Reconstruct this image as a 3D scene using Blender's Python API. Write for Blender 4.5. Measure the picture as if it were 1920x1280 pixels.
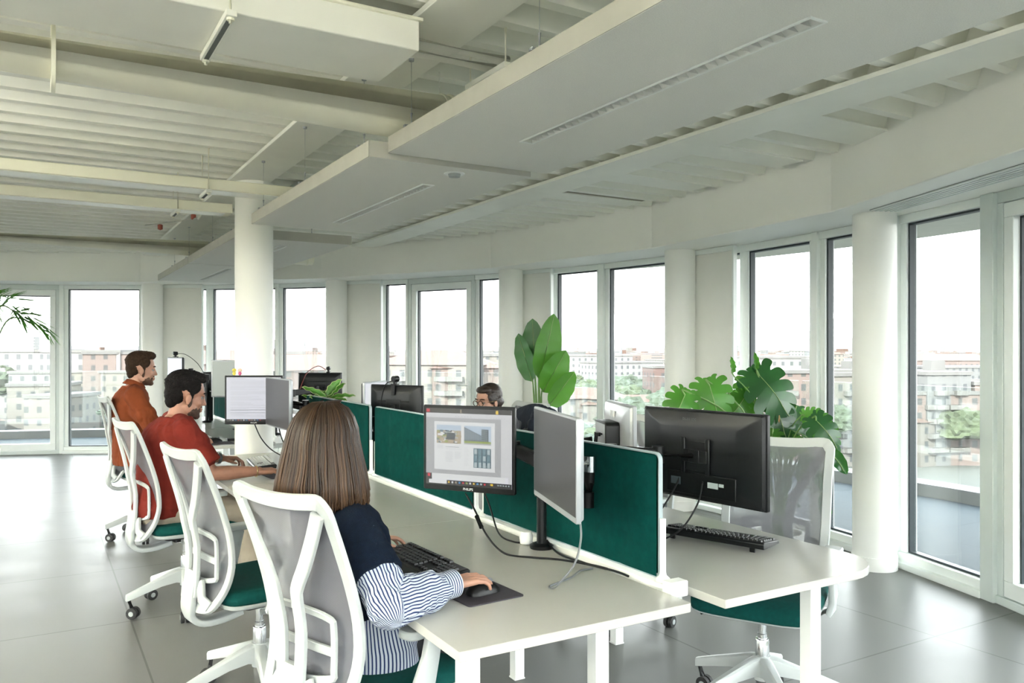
import bpy, bmesh, math, random
from mathutils import Vector, Matrix, noise, Quaternion
from math import sin, cos, pi, radians as R, atan2, sqrt
random.seed(7)
sc = bpy.context.scene
for o in list(bpy.data.objects): bpy.data.objects.remove(o)
col = sc.collection
# ------------------------------------------------------------------ camera, sky, light, exposure
cam = bpy.data.objects.new('camera', bpy.data.cameras.new('camera')); col.objects.link(cam)
cam.data.sensor_width = 36; cam.data.lens = 36*1520/1920
cam.data.shift_y = (655-640)/1920*1.0
cam.data.clip_end = 20000; cam.data.clip_start = .05
cam.location = (0, 0, 1.5); cam.rotation_euler = (R(90), 0, R(-30.5))
sc.camera = cam
w = bpy.data.worlds.new('sky'); sc.world = w; w.use_nodes = True
nt = w.node_tree; nt.nodes.clear()
wo = nt.nodes.new('ShaderNodeOutputWorld'); bg = nt.nodes.new('ShaderNodeBackground')
tc = nt.nodes.new('ShaderNodeTexCoord'); sp = nt.nodes.new('ShaderNodeSeparateXYZ'); cr = nt.nodes.new('ShaderNodeValToRGB')
nt.links.new(tc.outputs['Generated'], sp.inputs[0]); nt.links.new(sp.outputs['Z'], cr.inputs[0])
cr.color_ramp.elements[0].position = 0.0; cr.color_ramp.elements[0].color = (.95, .95, .94, 1)
cr.color_ramp.elements[1].position = .7; cr.color_ramp.elements[1].color = (.84, .92, 1, 1)
nt.links.new(cr.outputs[0], bg.inputs[0]); bg.inputs[1].default_value = 1.0
nt.links.new(bg.outputs[0], wo.inputs[0])
sun = bpy.data.objects.new('sun', bpy.data.lights.new('sun', 'SUN')); col.objects.link(sun)
sun.data.energy = 1.6; sun.data.angle = R(2); sun.data.color = (1, .95, .86)
sun.rotation_euler = (R(61), 0, R(-58))
sc.view_settings.view_transform = 'Standard'; sc.view_settings.look = 'None'
sc.view_settings.exposure = 3.8; sc.view_settings.gamma = 1
sc.view_settings.use_curve_mapping = False
sc.cycles.max_bounces = 14; sc.cycles.diffuse_bounces = 8; sc.cycles.transparent_max_bounces = 24
sc.cycles.sample_clamp_indirect = 6; sc.cycles.caustics_reflective = False; sc.cycles.caustics_refractive = False
LAMP = 14.0    # watts of each fill lamp added in the unseen panels (the row over the desks is switched off)
SCR = .060     # screen luminance

# ------------------------------------------------------------------ materials
MATS = {}
def mat(name, c, rough=.5, metal=0, var=.04, scale=8, bump=0, bscale=40, sheen=0, spec=.5, coat=0):
    if name in MATS: return MATS[name]
    m = bpy.data.materials.new(name); m.use_nodes = True; n = m.node_tree.nodes; l = m.node_tree.links
    b = n['Principled BSDF']; b.inputs['Roughness'].default_value = rough; b.inputs['Metallic'].default_value = metal
    b.inputs['Specular IOR Level'].default_value = spec
    if sheen: b.inputs['Sheen Weight'].default_value = sheen
    if coat: b.inputs['Coat Weight'].default_value = coat
    t = n.new('ShaderNodeTexCoord'); z = n.new('ShaderNodeTexNoise'); z.inputs['Scale'].default_value = scale
    l.new(t.outputs['Object'], z.inputs['Vector'])
    r = n.new('ShaderNodeValToRGB'); r.color_ramp.elements[0].position = .3; r.color_ramp.elements[1].position = .7
    r.color_ramp.elements[0].color = (*[max(0, x*(1-var)) for x in c], 1); r.color_ramp.elements[1].color = (*[min(1, x*(1+var)) for x in c], 1)
    l.new(z.outputs['Fac'], r.inputs[0]); l.new(r.outputs[0], b.inputs['Base Color'])
    if bump:
        z2 = n.new('ShaderNodeTexNoise'); z2.inputs['Scale'].default_value = bscale; z2.inputs['Detail'].default_value = 4
        l.new(t.outputs['Object'], z2.inputs['Vector'])
        bu = n.new('ShaderNodeBump'); bu.inputs['Strength'].default_value = bump; bu.inputs['Distance'].default_value = .01
        l.new(z2.outputs['Fac'], bu.inputs['Height']); l.new(bu.outputs[0], b.inputs['Normal'])
    MATS[name] = m; return m
def emat(name, c, s=1.0):
    if name in MATS: return MATS[name]
    m = bpy.data.materials.new(name); m.use_nodes = True; n = m.node_tree.nodes; l = m.node_tree.links
    b = n['Principled BSDF']; b.inputs['Base Color'].default_value = (.02, .02, .02, 1); b.inputs['Roughness'].default_value = .35
    b.inputs['Emission Color'].default_value = (*c, 1); b.inputs['Emission Strength'].default_value = SCR*s
    MATS[name] = m; return m
def glassmat(name, tint=(.97, .985, .975), f0=.05):
    m = bpy.data.materials.new(name); m.use_nodes = True; n = m.node_tree.nodes; l = m.node_tree.links; n.clear()
    o = n.new('ShaderNodeOutputMaterial'); mx = n.new('ShaderNodeMixShader'); tr = n.new('ShaderNodeBsdfTransparent'); g = n.new('ShaderNodeBsdfGlossy')
    lw = n.new('ShaderNodeLayerWeight'); lw.inputs[0].default_value = .5; pw = n.new('ShaderNodeMath'); pw.operation = 'POWER'; pw.inputs[1].default_value = 5
    ma = n.new('ShaderNodeMath'); ma.operation = 'MULTIPLY_ADD'; ma.inputs[1].default_value = .8; ma.inputs[2].default_value = f0
    g.inputs['Roughness'].default_value = 0.0; tr.inputs[0].default_value = (*tint, 1)
    l.new(lw.outputs['Facing'], pw.inputs[0]); l.new(pw.outputs[0], ma.inputs[0]); l.new(ma.outputs[0], mx.inputs[0])
    l.new(tr.outputs[0], mx.inputs[1]); l.new(g.outputs[0], mx.inputs[2]); l.new(mx.outputs[0], o.inputs[0])
    return m
M_glass = glassmat('window_glass'); M_bal = glassmat('balustrade_glass', (.965, .99, .985))
M_white = mat('white_paint', (.90, .90, .86), .55, var=.015, scale=2)
M_wall = mat('warm_white_wall', (.89, .89, .83), .6, var=.015, scale=2)
M_deck = mat('painted_steel_deck', (.88, .88, .81), .45, var=.03, scale=3)
M_duct = mat('cream_duct', (.90, .88, .74), .4, var=.02, scale=3)
M_frame = mat('white_window_frame', (.82, .86, .84), .35, var=.01)
M_frameg = mat('grey_green_aluminium', (.62, .68, .66), .35, var=.02)
M_gasket = mat('dark_gasket', (.02, .03, .035), .5)
M_blind = mat('blind_fabric', (.84, .84, .80), .8, var=.02, scale=3, bump=.1, bscale=400)
M_panel = mat('acoustic_felt', (.80, .80, .76), .9, var=.05, scale=260, bump=.25, bscale=500)
M_desk = mat('white_laminate', (.46, .46, .43), .25, var=.01)
M_metalw = mat('white_powder_coat', (.84, .86, .84), .3, var=.01)
M_chair = mat('white_chair_plastic', (.48, .51, .505), .38, var=.01)
M_chairg = mat('pale_grey_plastic', (.36, .39, .39), .4, var=.02)
M_black = mat('black_plastic', (.006, .0065, .007), .38, var=.1, spec=.3)
M_blackm = mat('satin_black_plastic', (.008, .009, .010), .32, var=.1, spec=.3)
M_rubber = mat('black_rubber', (.02, .02, .02), .6)
M_chrome = mat('chrome', (.75, .77, .78), .12, 1)
M_silver = mat('silver_plastic', (.36, .38, .40), .35, .3)
M_grey = mat('grey_plastic', (.12, .13, .14), .35, var=.03)
M_teal = mat('teal_fabric', (.0008, .044, .038), .9, var=.12, scale=30, bump=.3, bscale=500, spec=.08)
M_tealseat = mat('teal_seat_fabric', (.001, .060, .052), .9, var=.1, scale=60, bump=.4, bscale=600, spec=.2)
M_skin = mat('skin', (.40, .215, .150), .5, var=.06, scale=30)
M_skin2 = mat('tanned_skin', (.33, .16, .105), .5, var=.08, scale=25)
M_red = mat('rust_red_cotton', (.155, .016, .010), .85, var=.06, scale=20, bump=.25, bscale=300, spec=.2)
M_orange = mat('burnt_orange_shirt', (.20, .045, .014), .85, var=.06, scale=20, bump=.25, bscale=300, spec=.2)
M_navy = mat('navy_knit', (.004, .009, .020), .95, var=.15, scale=60, bump=.5, bscale=350, spec=.15)
M_beige = mat('beige_trousers', (.33, .285, .225), .85, var=.05, scale=12, bump=.15, bscale=200, spec=.2)
M_blk = mat('black_trousers', (.007, .008, .010), .8, var=.1)
M_hairm = mat('dark_hair', (.006, .0045, .004), .7, var=.3, scale=60, bump=.8, bscale=160, spec=.15)
M_hairb = mat('brown_hair', (.032, .018, .010), .7, var=.3, scale=60, bump=.8, bscale=160, spec=.15)
M_beard = mat('short_beard', (.065, .036, .024), .8, var=.35, scale=180, bump=.6, bscale=300)
M_eye = mat('eye_white', (.20, .19, .18), .3); M_iris = mat('iris', (.03, .02, .015), .2)
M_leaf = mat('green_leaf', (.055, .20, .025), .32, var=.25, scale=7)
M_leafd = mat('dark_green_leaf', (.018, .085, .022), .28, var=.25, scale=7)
M_leafy = mat('strelitzia_leaf', (.085, .25, .035), .35, var=.12, scale=5)
M_leafc = mat('cream_leaf_edge', (.4, .48, .2), .4)
M_stem = mat('green_stem', (.13, .25, .06), .5); M_stake = mat('wood_stake', (.45, .25, .12), .7)
M_pot = mat('white_pot', (.75, .76, .74), .4); M_soil = mat('potting_soil', (.05, .035, .025), .95, bump=.6)
M_key = mat('key_black', (.010, .0105, .011), .42); M_keyw = mat('key_white', (.72, .74, .74), .4)
M_pad = mat('dark_purple_mousepad', (.034, .030, .040), .75, bump=.2, bscale=400)
M_paper = mat('paper', (.85, .85, .85), .7)
M_gold = mat('gold', (.8, .6, .3), .25, 1)
for m_ in (M_leaf, M_leafd, M_leafy):
    n = m_.node_tree.nodes['Principled BSDF']; n.inputs['Transmission Weight'].default_value = 0
    n.inputs['Subsurface Weight'].default_value = .0
def translucent(m, c, f=.35):
    n = m.node_tree.nodes; l = m.node_tree.links; o = n['Material Output']; b = n['Principled BSDF']
    t = n.new('ShaderNodeBsdfTranslucent'); t.inputs[0].default_value = (*c, 1); mx = n.new('ShaderNodeMixShader'); mx.inputs[0].default_value = f
    l.new(b.outputs[0], mx.inputs[1]); l.new(t.outputs[0], mx.inputs[2]); l.new(mx.outputs[0], o.inputs[0])
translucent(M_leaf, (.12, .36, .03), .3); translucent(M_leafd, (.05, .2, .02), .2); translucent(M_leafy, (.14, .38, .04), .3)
translucent(M_blind, (.8, .8, .76), .12)
def meshfab():
    m = bpy.data.materials.new('grey_mesh_fabric'); m.use_nodes = True; n = m.node_tree.nodes; l = m.node_tree.links
    b = n['Principled BSDF']; b.inputs['Base Color'].default_value = (.21, .21, .235, 1); b.inputs['Roughness'].default_value = .8
    t = n.new('ShaderNodeTexCoord'); wv = n.new('ShaderNodeTexWave'); wv.bands_direction = 'Z'; wv.inputs['Scale'].default_value = 130
    l.new(t.outputs['Object'], wv.inputs[0]); mp = n.new('ShaderNodeMapRange'); mp.inputs['To Min'].default_value = .20; mp.inputs['To Max'].default_value = .36
    l.new(wv.outputs['Fac'], mp.inputs[0])
    tr = n.new('ShaderNodeBsdfTransparent'); mx = n.new('ShaderNodeMixShader')
    l.new(mp.outputs[0], mx.inputs[0]); l.new(b.outputs[0], mx.inputs[1]); l.new(tr.outputs[0], mx.inputs[2]); l.new(mx.outputs[0], n['Material Output'].inputs[0])
    return m
M_mesh = meshfab()
def floormat(name, c, g, size, ox, oy, rough, gw=.004):
    m = bpy.data.materials.new(name); m.use_nodes = True; n = m.node_tree.nodes; l = m.node_tree.links; b = n['Principled BSDF']
    t = n.new('ShaderNodeTexCoord'); mp = n.new('ShaderNodeMapping'); mp.inputs['Location'].default_value = (-ox/size, -oy/size, 0); mp.inputs['Scale'].default_value = (1/size, 1/size, 1)
    l.new(t.outputs['Object'], mp.inputs[0])
    br = n.new('ShaderNodeTexBrick'); br.offset = 0; br.inputs['Scale'].default_value = 1; br.inputs['Mortar Size'].default_value = gw; br.inputs['Brick Width'].default_value = 1; br.inputs['Row Height'].default_value = 1
    br.inputs['Mortar Smooth'].default_value = 0; br.inputs['Bias'].default_value = 0
    br.inputs['Color1'].default_value = (*c, 1); br.inputs['Color2'].default_value = (*[x*.97 for x in c], 1); br.inputs['Mortar'].default_value = (*g, 1)
    l.new(mp.outputs[0], br.inputs[0])
    z = n.new('ShaderNodeTexNoise'); z.inputs['Scale'].default_value = 3; z.inputs['Detail'].default_value = 8; l.new(t.outputs['Object'], z.inputs[0])
    mr = n.new('ShaderNodeMapRange'); mr.inputs['To Min'].default_value = .9; mr.inputs['To Max'].default_value = 1.08; l.new(z.outputs['Fac'], mr.inputs[0])
    mm = n.new('ShaderNodeMix'); mm.data_type = 'RGBA'; mm.blend_type = 'MULTIPLY'; mm.inputs[0].default_value = 1
    l.new(br.outputs[0], mm.inputs[6]); l.new(mr.outputs[0], mm.inputs[7]); l.new(mm.outputs[2], b.inputs['Base Color'])
    r2 = n.new('ShaderNodeMapRange'); r2.inputs['To Min'].default_value = rough*.85; r2.inputs['To Max'].default_value = rough*1.2; l.new(z.outputs['Fac'], r2.inputs[0]); l.new(r2.outputs[0], b.inputs['Roughness']); b.inputs['Specular IOR Level'].default_value = .16
    return m
M_floor = floormat('porcelain_tiles', (.165, .167, .160), (.09, .09, .085), 1.2, .46, .13, .36)
M_terr = floormat('terrace_tiles', (.062, .073, .080), (.045, .05, .054), 1.2, .3, .5, .6)
M_terr.node_tree.nodes['Principled BSDF'].inputs['Specular IOR Level'].default_value = .03

# ------------------------------------------------------------------ mesh builder
def basis(d, up=Vector((0, 0, 1))):
    d = Vector(d).normalized()
    if abs(d.dot(up)) > .98: up = Vector((1, 0, 0))
    s = d.cross(up).normalized(); return s, s.cross(d).normalized()
class G:
    def __init__(s): s.v = []; s.f = []; s.m = []; s.mi = 0
    def add(s, V, F):
        b = len(s.v); s.v += [tuple(x) for x in V]; s.f += [tuple(b+i for i in f) for f in F]; s.m += [s.mi]*len(F); return s
    def box(s, c, d, rz=0, M=None):
        x, y, z = [q/2 for q in d]
        V = [Vector((a*x, b*y, e*z)) for e in (-1, 1) for b in (-1, 1) for a in (-1, 1)]
        Rm = M if M is not None else Matrix.Rotation(rz, 3, 'Z')
        V = [Rm @ v + Vector(c) for v in V]
        return s.add(V, [(0, 2, 3, 1), (4, 5, 7, 6), (0, 1, 5, 4), (2, 6, 7, 3), (0, 4, 6, 2), (1, 3, 7, 5)])
    def tube(s, P, r, n=8, cap=True, flat=1.0):
        P = [Vector(p) for p in P]; k = len(P); rr = r if isinstance(r, (list, tuple)) else [r]*k
        V = []; up = None
        for i, p in enumerate(P):
            d = (P[min(i+1, k-1)] - P[max(i-1, 0)]).normalized()
            if up is None: a, b = basis(d)
            else:
                a = (up - d*up.dot(d)); a = a.normalized() if a.length > 1e-6 else basis(d)[0]; b = d.cross(a)
            up = a
            for j in range(n):
                t = 2*pi*j/n; V.append(p + a*cos(t)*rr[i] + b*sin(t)*rr[i]*flat)
        F = [(i*n+j, i*n+(j+1) % n, (i+1)*n+(j+1) % n, (i+1)*n+j) for i in range(k-1) for j in range(n)]
        if cap: F += [tuple(range(n))[::-1], tuple((k-1)*n+j for j in range(n))]
        return s.add(V, F)
    def loft(s, S, cap=True, closed=False):
        n = len(S[0]); V = [p for q in S for p in q]; k = len(S)
        F = [(i*n+j, i*n+(j+1) % n, ((i+1) % k)*n+(j+1) % n, ((i+1) % k)*n+j) for i in range(k if closed else k-1) for j in range(n)]
        if cap and not closed: F += [tuple(range(n))[::-1], tuple((k-1)*n+j for j in range(n))]
        return s.add(V, F)
    def lathe(s, prof, n=24, c=(0, 0, 0), ax='Z'):
        S = []
        for r, z in prof:
            q = []
            for j in range(n):
                t = 2*pi*j/n; x, y = r*cos(t), r*sin(t)
                p = (x, y, z) if ax == 'Z' else ((z, x, y) if ax == 'X' else (y, z, x))
                q.append(Vector(p)+Vector(c))
            S.append(q)
        return s.loft(S)
    def prism(s, poly, z0, z1, M=None, c=(0, 0, 0)):
        q = [[Vector((x, y, z)) for x, y in poly] for z in (z0, z1)]
        if M is not None: q = [[M @ v for v in a] for a in q]
        return s.loft([[v+Vector(c) for v in a] for a in q])
    def ell(s, c, r, M=None, n=16, m=10):
        V = []; 
        for i in range(1, m):
            p = pi*i/m
            for j in range(n):
                t = 2*pi*j/n; V.append(Vector((r[0]*sin(p)*cos(t), r[1]*sin(p)*sin(t), r[2]*cos(p))))
        V += [Vector((0, 0, r[2])), Vector((0, 0, -r[2]))]
        if M is not None: V = [M @ v for v in V]
        V = [v+Vector(c) for v in V]
        F = [(i*n+j, (i+1)*n+j, (i+1)*n+(j+1) % n, i*n+(j+1) % n) for i in range(m-2) for j in range(n)]
        T = (m-1)*n
        F += [(T, j, (j+1) % n) for j in range(n)] + [(T+1, (m-2)*n+(j+1) % n, (m-2)*n+j) for j in range(n)]
        return s.add(V, F)
    def caps(s, a, b, ra, rb, n=14):
        a, b = Vector(a), Vector(b); d = (b-a)
        if d.length < 1e-5: return s.ell(a, (ra,)*3)
        d.normalize(); P = []; rr = []
        for i in range(5):
            t = pi/2*i/5; P.append(a-d*ra*cos(t)); rr.append(max(ra*sin(t), ra*.02))
        P.append(a); rr.append(ra); P.append(b); rr.append(rb)
        for i in range(1, 6):
            t = pi/2*i/5; P.append(b+d*rb*sin(t)); rr.append(max(rb*cos(t), rb*.02))
        return s.tube(P, rr, n)
    def sweep(s, P, wd, th, N, closed=False):
        """band along P, wd wide across, th thick along normal N (list or one vector)"""
        P = [Vector(p) for p in P]; k = len(P); S = []
        for i, p in enumerate(P):
            a = P[(i-1) % k] if (closed or i > 0) else P[i]; b = P[(i+1) % k] if (closed or i < k-1) else P[i]
            d = (b-a).normalized(); n_ = Vector(N[i] if isinstance(N, list) else N); n_ = (n_-d*n_.dot(d)).normalized(); q = d.cross(n_)
            W_ = wd[i] if isinstance(wd, list) else wd; h, t = W_/2, th/2; e = min(h, t)*.3
            S.append([p+q*x+n_*y for x, y in ((-h+e, -t), (h-e, -t), (h, -t+e), (h, t-e), (h-e, t), (-h+e, t), (-h, t-e), (-h, -t+e))])
        return s.loft(S, True, closed)
    def build(s, name, m, parent=None, sharp=35, bevel=0, bseg=2, loc=None, rz=0, sub=0):
        me = bpy.data.meshes.new(name); me.from_pydata(s.v, [], s.f); me.update()
        for x in (m if isinstance(m, (list, tuple)) else [m]): me.materials.append(x)
        if any(s.m): me.polygons.foreach_set('material_index', s.m)
        if sharp:
            me.polygons.foreach_set('use_smooth', [True]*len(me.polygons)); me.set_sharp_from_angle(angle=R(sharp))
        o = bpy.data.objects.new(name, me); col.objects.link(o)
        if parent: o.parent = parent
        if loc is not None: o.location = loc
        o.rotation_euler[2] = rz
        if bevel:
            b = o.modifiers.new('bevel', 'BEVEL'); b.width = bevel; b.segments = bseg; b.limit_method = 'ANGLE'; b.angle_limit = R(40)
        if sub: q = o.modifiers.new('sub', 'SUBSURF'); q.levels = sub; q.render_levels = sub
        return o
def tag(o, label, cat, group=None, kind=None):
    o['label'] = label; o['category'] = cat
    if group: o['group'] = group
    if kind: o['kind'] = kind
    return o
def thing(name, label, cat, loc=(0, 0, 0), rz=0, group=None):
    o = bpy.data.objects.new(name, None); col.objects.link(o); o.location = loc; o.rotation_euler[2] = rz; o.empty_display_size = .1
    return tag(o, label, cat, group)
def struct(o): o['kind'] = 'structure'; return o
def copy_tree(o, parent=None):
    c = o.copy(); col.objects.link(c)
    if parent: c.parent = parent
    for ch in list(o.children): copy_tree(ch, c)
    return c
def dup(o, loc, rz, label, group=None):
    c = copy_tree(o); c.location = loc; c.rotation_euler[2] = rz; c['label'] = label
    if group: c['group'] = group
    return c
def rrect(w_, h_, r, n=5):
    P = []
    for cx, cy, a0 in ((w_/2-r, h_/2-r, 0), (-w_/2+r, h_/2-r, 90), (-w_/2+r, -h_/2+r, 180), (w_/2-r, -h_/2+r, 270)):
        for i in range(n+1):
            t = R(a0+90*i/n); P.append((cx+r*cos(t), cy+r*sin(t)))
    return P
def smooth_path(P, k=6):
    P = [Vector(p) for p in P]; out = []
    for i in range(len(P)-1):
        p0, p1, p2, p3 = P[max(i-1, 0)], P[i], P[i+1], P[min(i+2, len(P)-1)]
        for j in range(k):
            t = j/k; out.append(.5*((2*p1)+(-p0+p2)*t+(2*p0-5*p1+4*p2-p3)*t*t+(-p0+3*p1-3*p2+p3)*t**3))
    out.append(P[-1]); return out
def lerp(T, x):
    if x <= T[0][0]: return T[0][1]
    for (a, b), (c, d) in zip(T, T[1:]):
        if x <= c: return b+(d-b)*(x-a)/(c-a)
    return T[-1][1]
def text(s, size, m, parent, loc, rot, name='lettering', ext=.0004, sx=1):
    cu = bpy.data.curves.new(name, 'FONT'); cu.body = s; cu.size = size; cu.extrude = ext; cu.align_x = 'CENTER'; cu.align_y = 'CENTER'
    t = bpy.data.objects.new(name, cu); col.objects.link(t); bpy.context.view_layer.update()
    me = bpy.data.meshes.new_from_object(t.evaluated_get(bpy.context.evaluated_depsgraph_get())); bpy.data.objects.remove(t)
    me.materials.clear(); me.materials.append(m)
    o = bpy.data.objects.new(name, me); col.objects.link(o); o.parent = parent; o.location = loc; o.rotation_euler = rot; o.scale = (sx, 1, 1); return o

# ================================================================== THE ROOM
CX, CY = -3.0, 5.6
def ring(a, r, z=0): return Vector((CX+r*cos(R(a)), CY+r*sin(R(a)), z))
COLS = [-32.6, -14.4, 1.3, 18.5, 37.8, 57.4, 75.6]
full = COLS + [94+18.6*i for i in range(12)]     # the ring of column axes all the way round
full = [a for a in full if a < 325]
ZS = 2.43
g = G(); g.box((CX, CY, -.05), (18, 18, .1))
def disc(r0, r1, z0, z1, n=90, a0=0, a1=360):
    S = []
    full_ = abs(a1-a0) >= 360
    k = n if full_ else n+1
    for i in range(k):
        a = a0+(a1-a0)*i/n
        S.append([ring(a, r0, z0), ring(a, r1, z0), ring(a, r1, z1), ring(a, r0, z1)])
    return S
g = G(); g.loft(disc(.01, 8.55, -.12, 0), closed=True); struct(g.build('floor', M_floor, sharp=30))
g = G(); g.loft(disc(8.56, 11.3, -.2, -.03), closed=True); struct(g.build('terrace_floor', M_terr, sharp=30))
g = G(); g.loft(disc(11.0, 11.3, -.03, .10), closed=True); struct(g.build('terrace_kerb', mat('pale_concrete', (.16, .165, .16), .7), sharp=30))
# overhanging slab outside the glass line
g = G(); g.loft(disc(8.62, 10.7, 2.62, 2.95), closed=True); struct(g.build('terrace_canopy', mat('canopy_plaster', (.6, .59, .52), .8), sharp=30))
# bulkhead (drop beam) with facets at the columns, soffit, spandrel
A = full + [full[0]+360]
BR = 7.9
S = []
for a in full:
    S.append([ring(a, BR, ZS), ring(a, 8.72, ZS), ring(a, 8.72, 3.0), ring(a, BR, 3.0)])
g = G(); g.loft(S, closed=True); struct(g.build('trim_1', M_white, sharp=10, bevel=.006))
# roof slab
g = G(); g.loft(disc(.01, 8.72, 3.0, 3.15), closed=True); struct(g.build('ceiling', M_deck, sharp=30))
# trapezoidal steel deck, ribs along X, pitch .245
g = G(); pitch = .245; y = CY-7.95; 
def xl(yy, r=7.88):
    q = r*r-(yy-CY)**2
    return sqrt(q) if q > 0 else 0
k = 0
y0 = 1.865 - pitch*40
while True:
    ya = y0+pitch*k; k += 1
    if ya > CY+7.8: break
    if ya+pitch < CY-7.8: continue
    h = min(xl(ya-.02), xl(ya+.12))
    if h < .3: continue
    prof = [(ya-.03, 2.815), (ya+.03, 2.815), (ya+.09, 2.97), (ya+pitch-.09, 2.97), (ya+pitch-.09, 2.998), (ya-.09, 2.998), (ya-.09, 2.97)]
    g.loft([[Vector((CX-h, q, z)) for q, z in prof], [Vector((CX+h, q, z)) for q, z in prof]])
struct(g.build('ceiling_deck', M_deck, sharp=20))
# steel beams along Y under the deck (box-clad, white)
def ybeam(x0, x1, zb, name):
    g = G(); xm = (x0+x1)/2; h = xl(0, 7.88); hy = sqrt(max(0, 7.88**2-(x1-CX)**2))
    g.box((xm, CY, zb+.0125), (x1-x0, 2*hy, .025)); g.box((xm, CY, (zb+2.995)/2+.012), (.05, 2*hy, 2.99-zb))
    return struct(g.build(name, M_deck, sharp=30, bevel=.003))
ybeam(1.27, 1.56, 2.78, 'trim_2'); ybeam(3.40, 3.72, 2.78, 'trim_3'); ybeam(-.9, -.6, 2.78, 'trim_4'); ybeam(-3.1, -2.8, 2.78, 'trim_5')
# columns
def column(name, x, y, r, z1, label=None, col_m=M_white):
    g = G(); g.lathe([(r-.004, 0), (r+.006, .0), (r+.006, .09), (r, .092), (r, z1)], 48, (x, y, 0))
    o = struct(g.build(name, col_m, sharp=30)); return o
for i, a in enumerate(full):
    p = ring(a, 8.25); column('trim_column_%d' % (i+1) if False else 'column', p.x, p.y, .142, ZS)
column('column', 1.46, 6.4, .142, 2.78)
for i, (x, y) in enumerate([(-3.0, 4.0)]): column('column', x, y, .142, 2.78)

# ---- facade
RG = 8.5
wn = [0]; dn = [0]
def pt(a, dz=0, dr=0):
    return ring(a, RG+dr)
def bar(g, p, q, z0, z1, depth, off=0):
    """box standing along p->q between z0,z1; depth across"""
    d = (q-p); L = d.length; a = atan2(d.y, d.x); c = (p+q)/2; n = Vector((-d.y, d.x, 0)).normalized()
    g.box((c.x+n.x*off, c.y+n.y*off, (z0+z1)/2), (L, depth, z1-z0), a)
def windowu(a0, a1, zb=.10, zt=2.37, fr=.055):
    wn[0] += 1
    p, q = ring(a0, RG), ring(a1, RG); d = (q-p).normalized(); L = (q-p).length
    g = G()
    bar(g, p, q, 0.0, zb, .14); bar(g, p, q, zt, ZS-.001, .12)
    bar(g, p, p+d*fr, zb, zt, .09); bar(g, q-d*fr, q, zb, zt, .09)
    bar(g, p, q, 0.0, .045, .22)
    w_ = struct(g.build('window_%d' % wn[0], M_frame, sharp=30, bevel=.004))
    g = G(); a, b = p+d*fr, q-d*fr; t = .014
    bar(g, a, a+d*t, zb, zt, .05); bar(g, b-d*t, b, zb, zt, .05); bar(g, a, b, zb, zb+t, .05); bar(g, a, b, zt-t, zt, .05)
    g.build('window_gasket', M_gasket, w_, sharp=30)
    g = G(); bar(g, a, b, zb, zt, .012); g.build('window_pane', M_glass, w_, sharp=0)
def mullion(a0, a1, dep=.2, m=None):
    g = G(); bar(g, ring(a0, RG-.02), ring(a1, RG-.02), 0, ZS-.001, dep); struct(g.build('mullion', m or M_frameg, sharp=30, bevel=.004))
def balcony_door(a0, a1, handle=True):
    dn[0] += 1
    p, q = ring(a0, RG), ring(a1, RG); d = (q-p).normalized()
    g = G(); bar(g, p, q, 0, .05, .16); bar(g, p, q, 2.36, ZS-.001, .14); bar(g, p, p+d*.05, .05, 2.36, .14); bar(g, q-d*.05, q, .05, 2.36, .14)
    w_ = struct(g.build('door_%d' % dn[0], M_frameg, sharp=30, bevel=.004))
    g = G(); a, b = p+d*.055, q-d*.055; n = Vector((-d.y, d.x, 0)); o_ = .03
    for u, v, z0, z1 in ((a, b, .055, .15), (a, b, 2.27, 2.355), (a, a+d*.075, .15, 2.27), (b-d*.075, b, .15, 2.27)): bar(g, u, v, z0, z1, .075, -o_ if n.dot(ring(a0, 1)-Vector((CX, CY, 0))) > 0 else o_)
    lf = g.build('door_leaf', M_frame, w_, sharp=30, bevel=.004)
    g = G(); bar(g, a+d*.075, b-d*.075, .15, 2.27, .012); g.build('door_pane', M_glass, w_, sharp=0)
    g = G(); t = .012
    aa, bb = a+d*.075, b-d*.075
    bar(g, aa, aa+d*t, .15, 2.27, .045); bar(g, bb-d*t, bb, .15, 2.27, .045); bar(g, aa, bb, 2.258, 2.27, .045)
    g.build('door_gasket', M_gasket, w_, sharp=30)
    if handle:
        inn = (Vector((CX, CY, 0))-p).normalized(); hp = q-d*.09+inn*.09
        g = G(); g.box((hp.x, hp.y, 1.03), (.03, .03, .14), atan2(d.y, d.x)); g.tube([hp+Vector((0, 0, 1.05)), hp+inn*.05+Vector((0, 0, 1.05)), hp+inn*.05-d*.12+Vector((0, 0, 1.05))], .009)
        g.build('door_handle', M_metalw, w_, sharp=40)
def blind(a0, a1, label):
    p, q = ring(a0, RG-.13), ring(a1, RG-.13); d = (q-p).normalized(); L = (q-p).length; ang = atan2(d.y, d.x); c = (p+q)/2
    t = thing('roller_blind', label, 'roller blind', (c.x, c.y, 0), ang)
    g = G(); g.box((0, 0, 1.25), (L-.05, .006, 2.3)); g.build('blind_fabric', M_blind, t, sharp=30)
    g = G(); g.box((0, 0, .085), (L-.05, .02, .03)); g.build('bottom_rail', M_frame, t, bevel=.003)
    for s_ in (-1, 1):
        g = G(); g.box((s_*(L/2-.012), 0, ZS/2), (.02, .045, ZS-.004)); g.build('guide_rail', M_frame, t, bevel=.002)
    g = G(); g.box((0, 0, 2.405), (L, .05, .045)); g.build('head_box', M_frame, t, bevel=.004)
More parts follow.
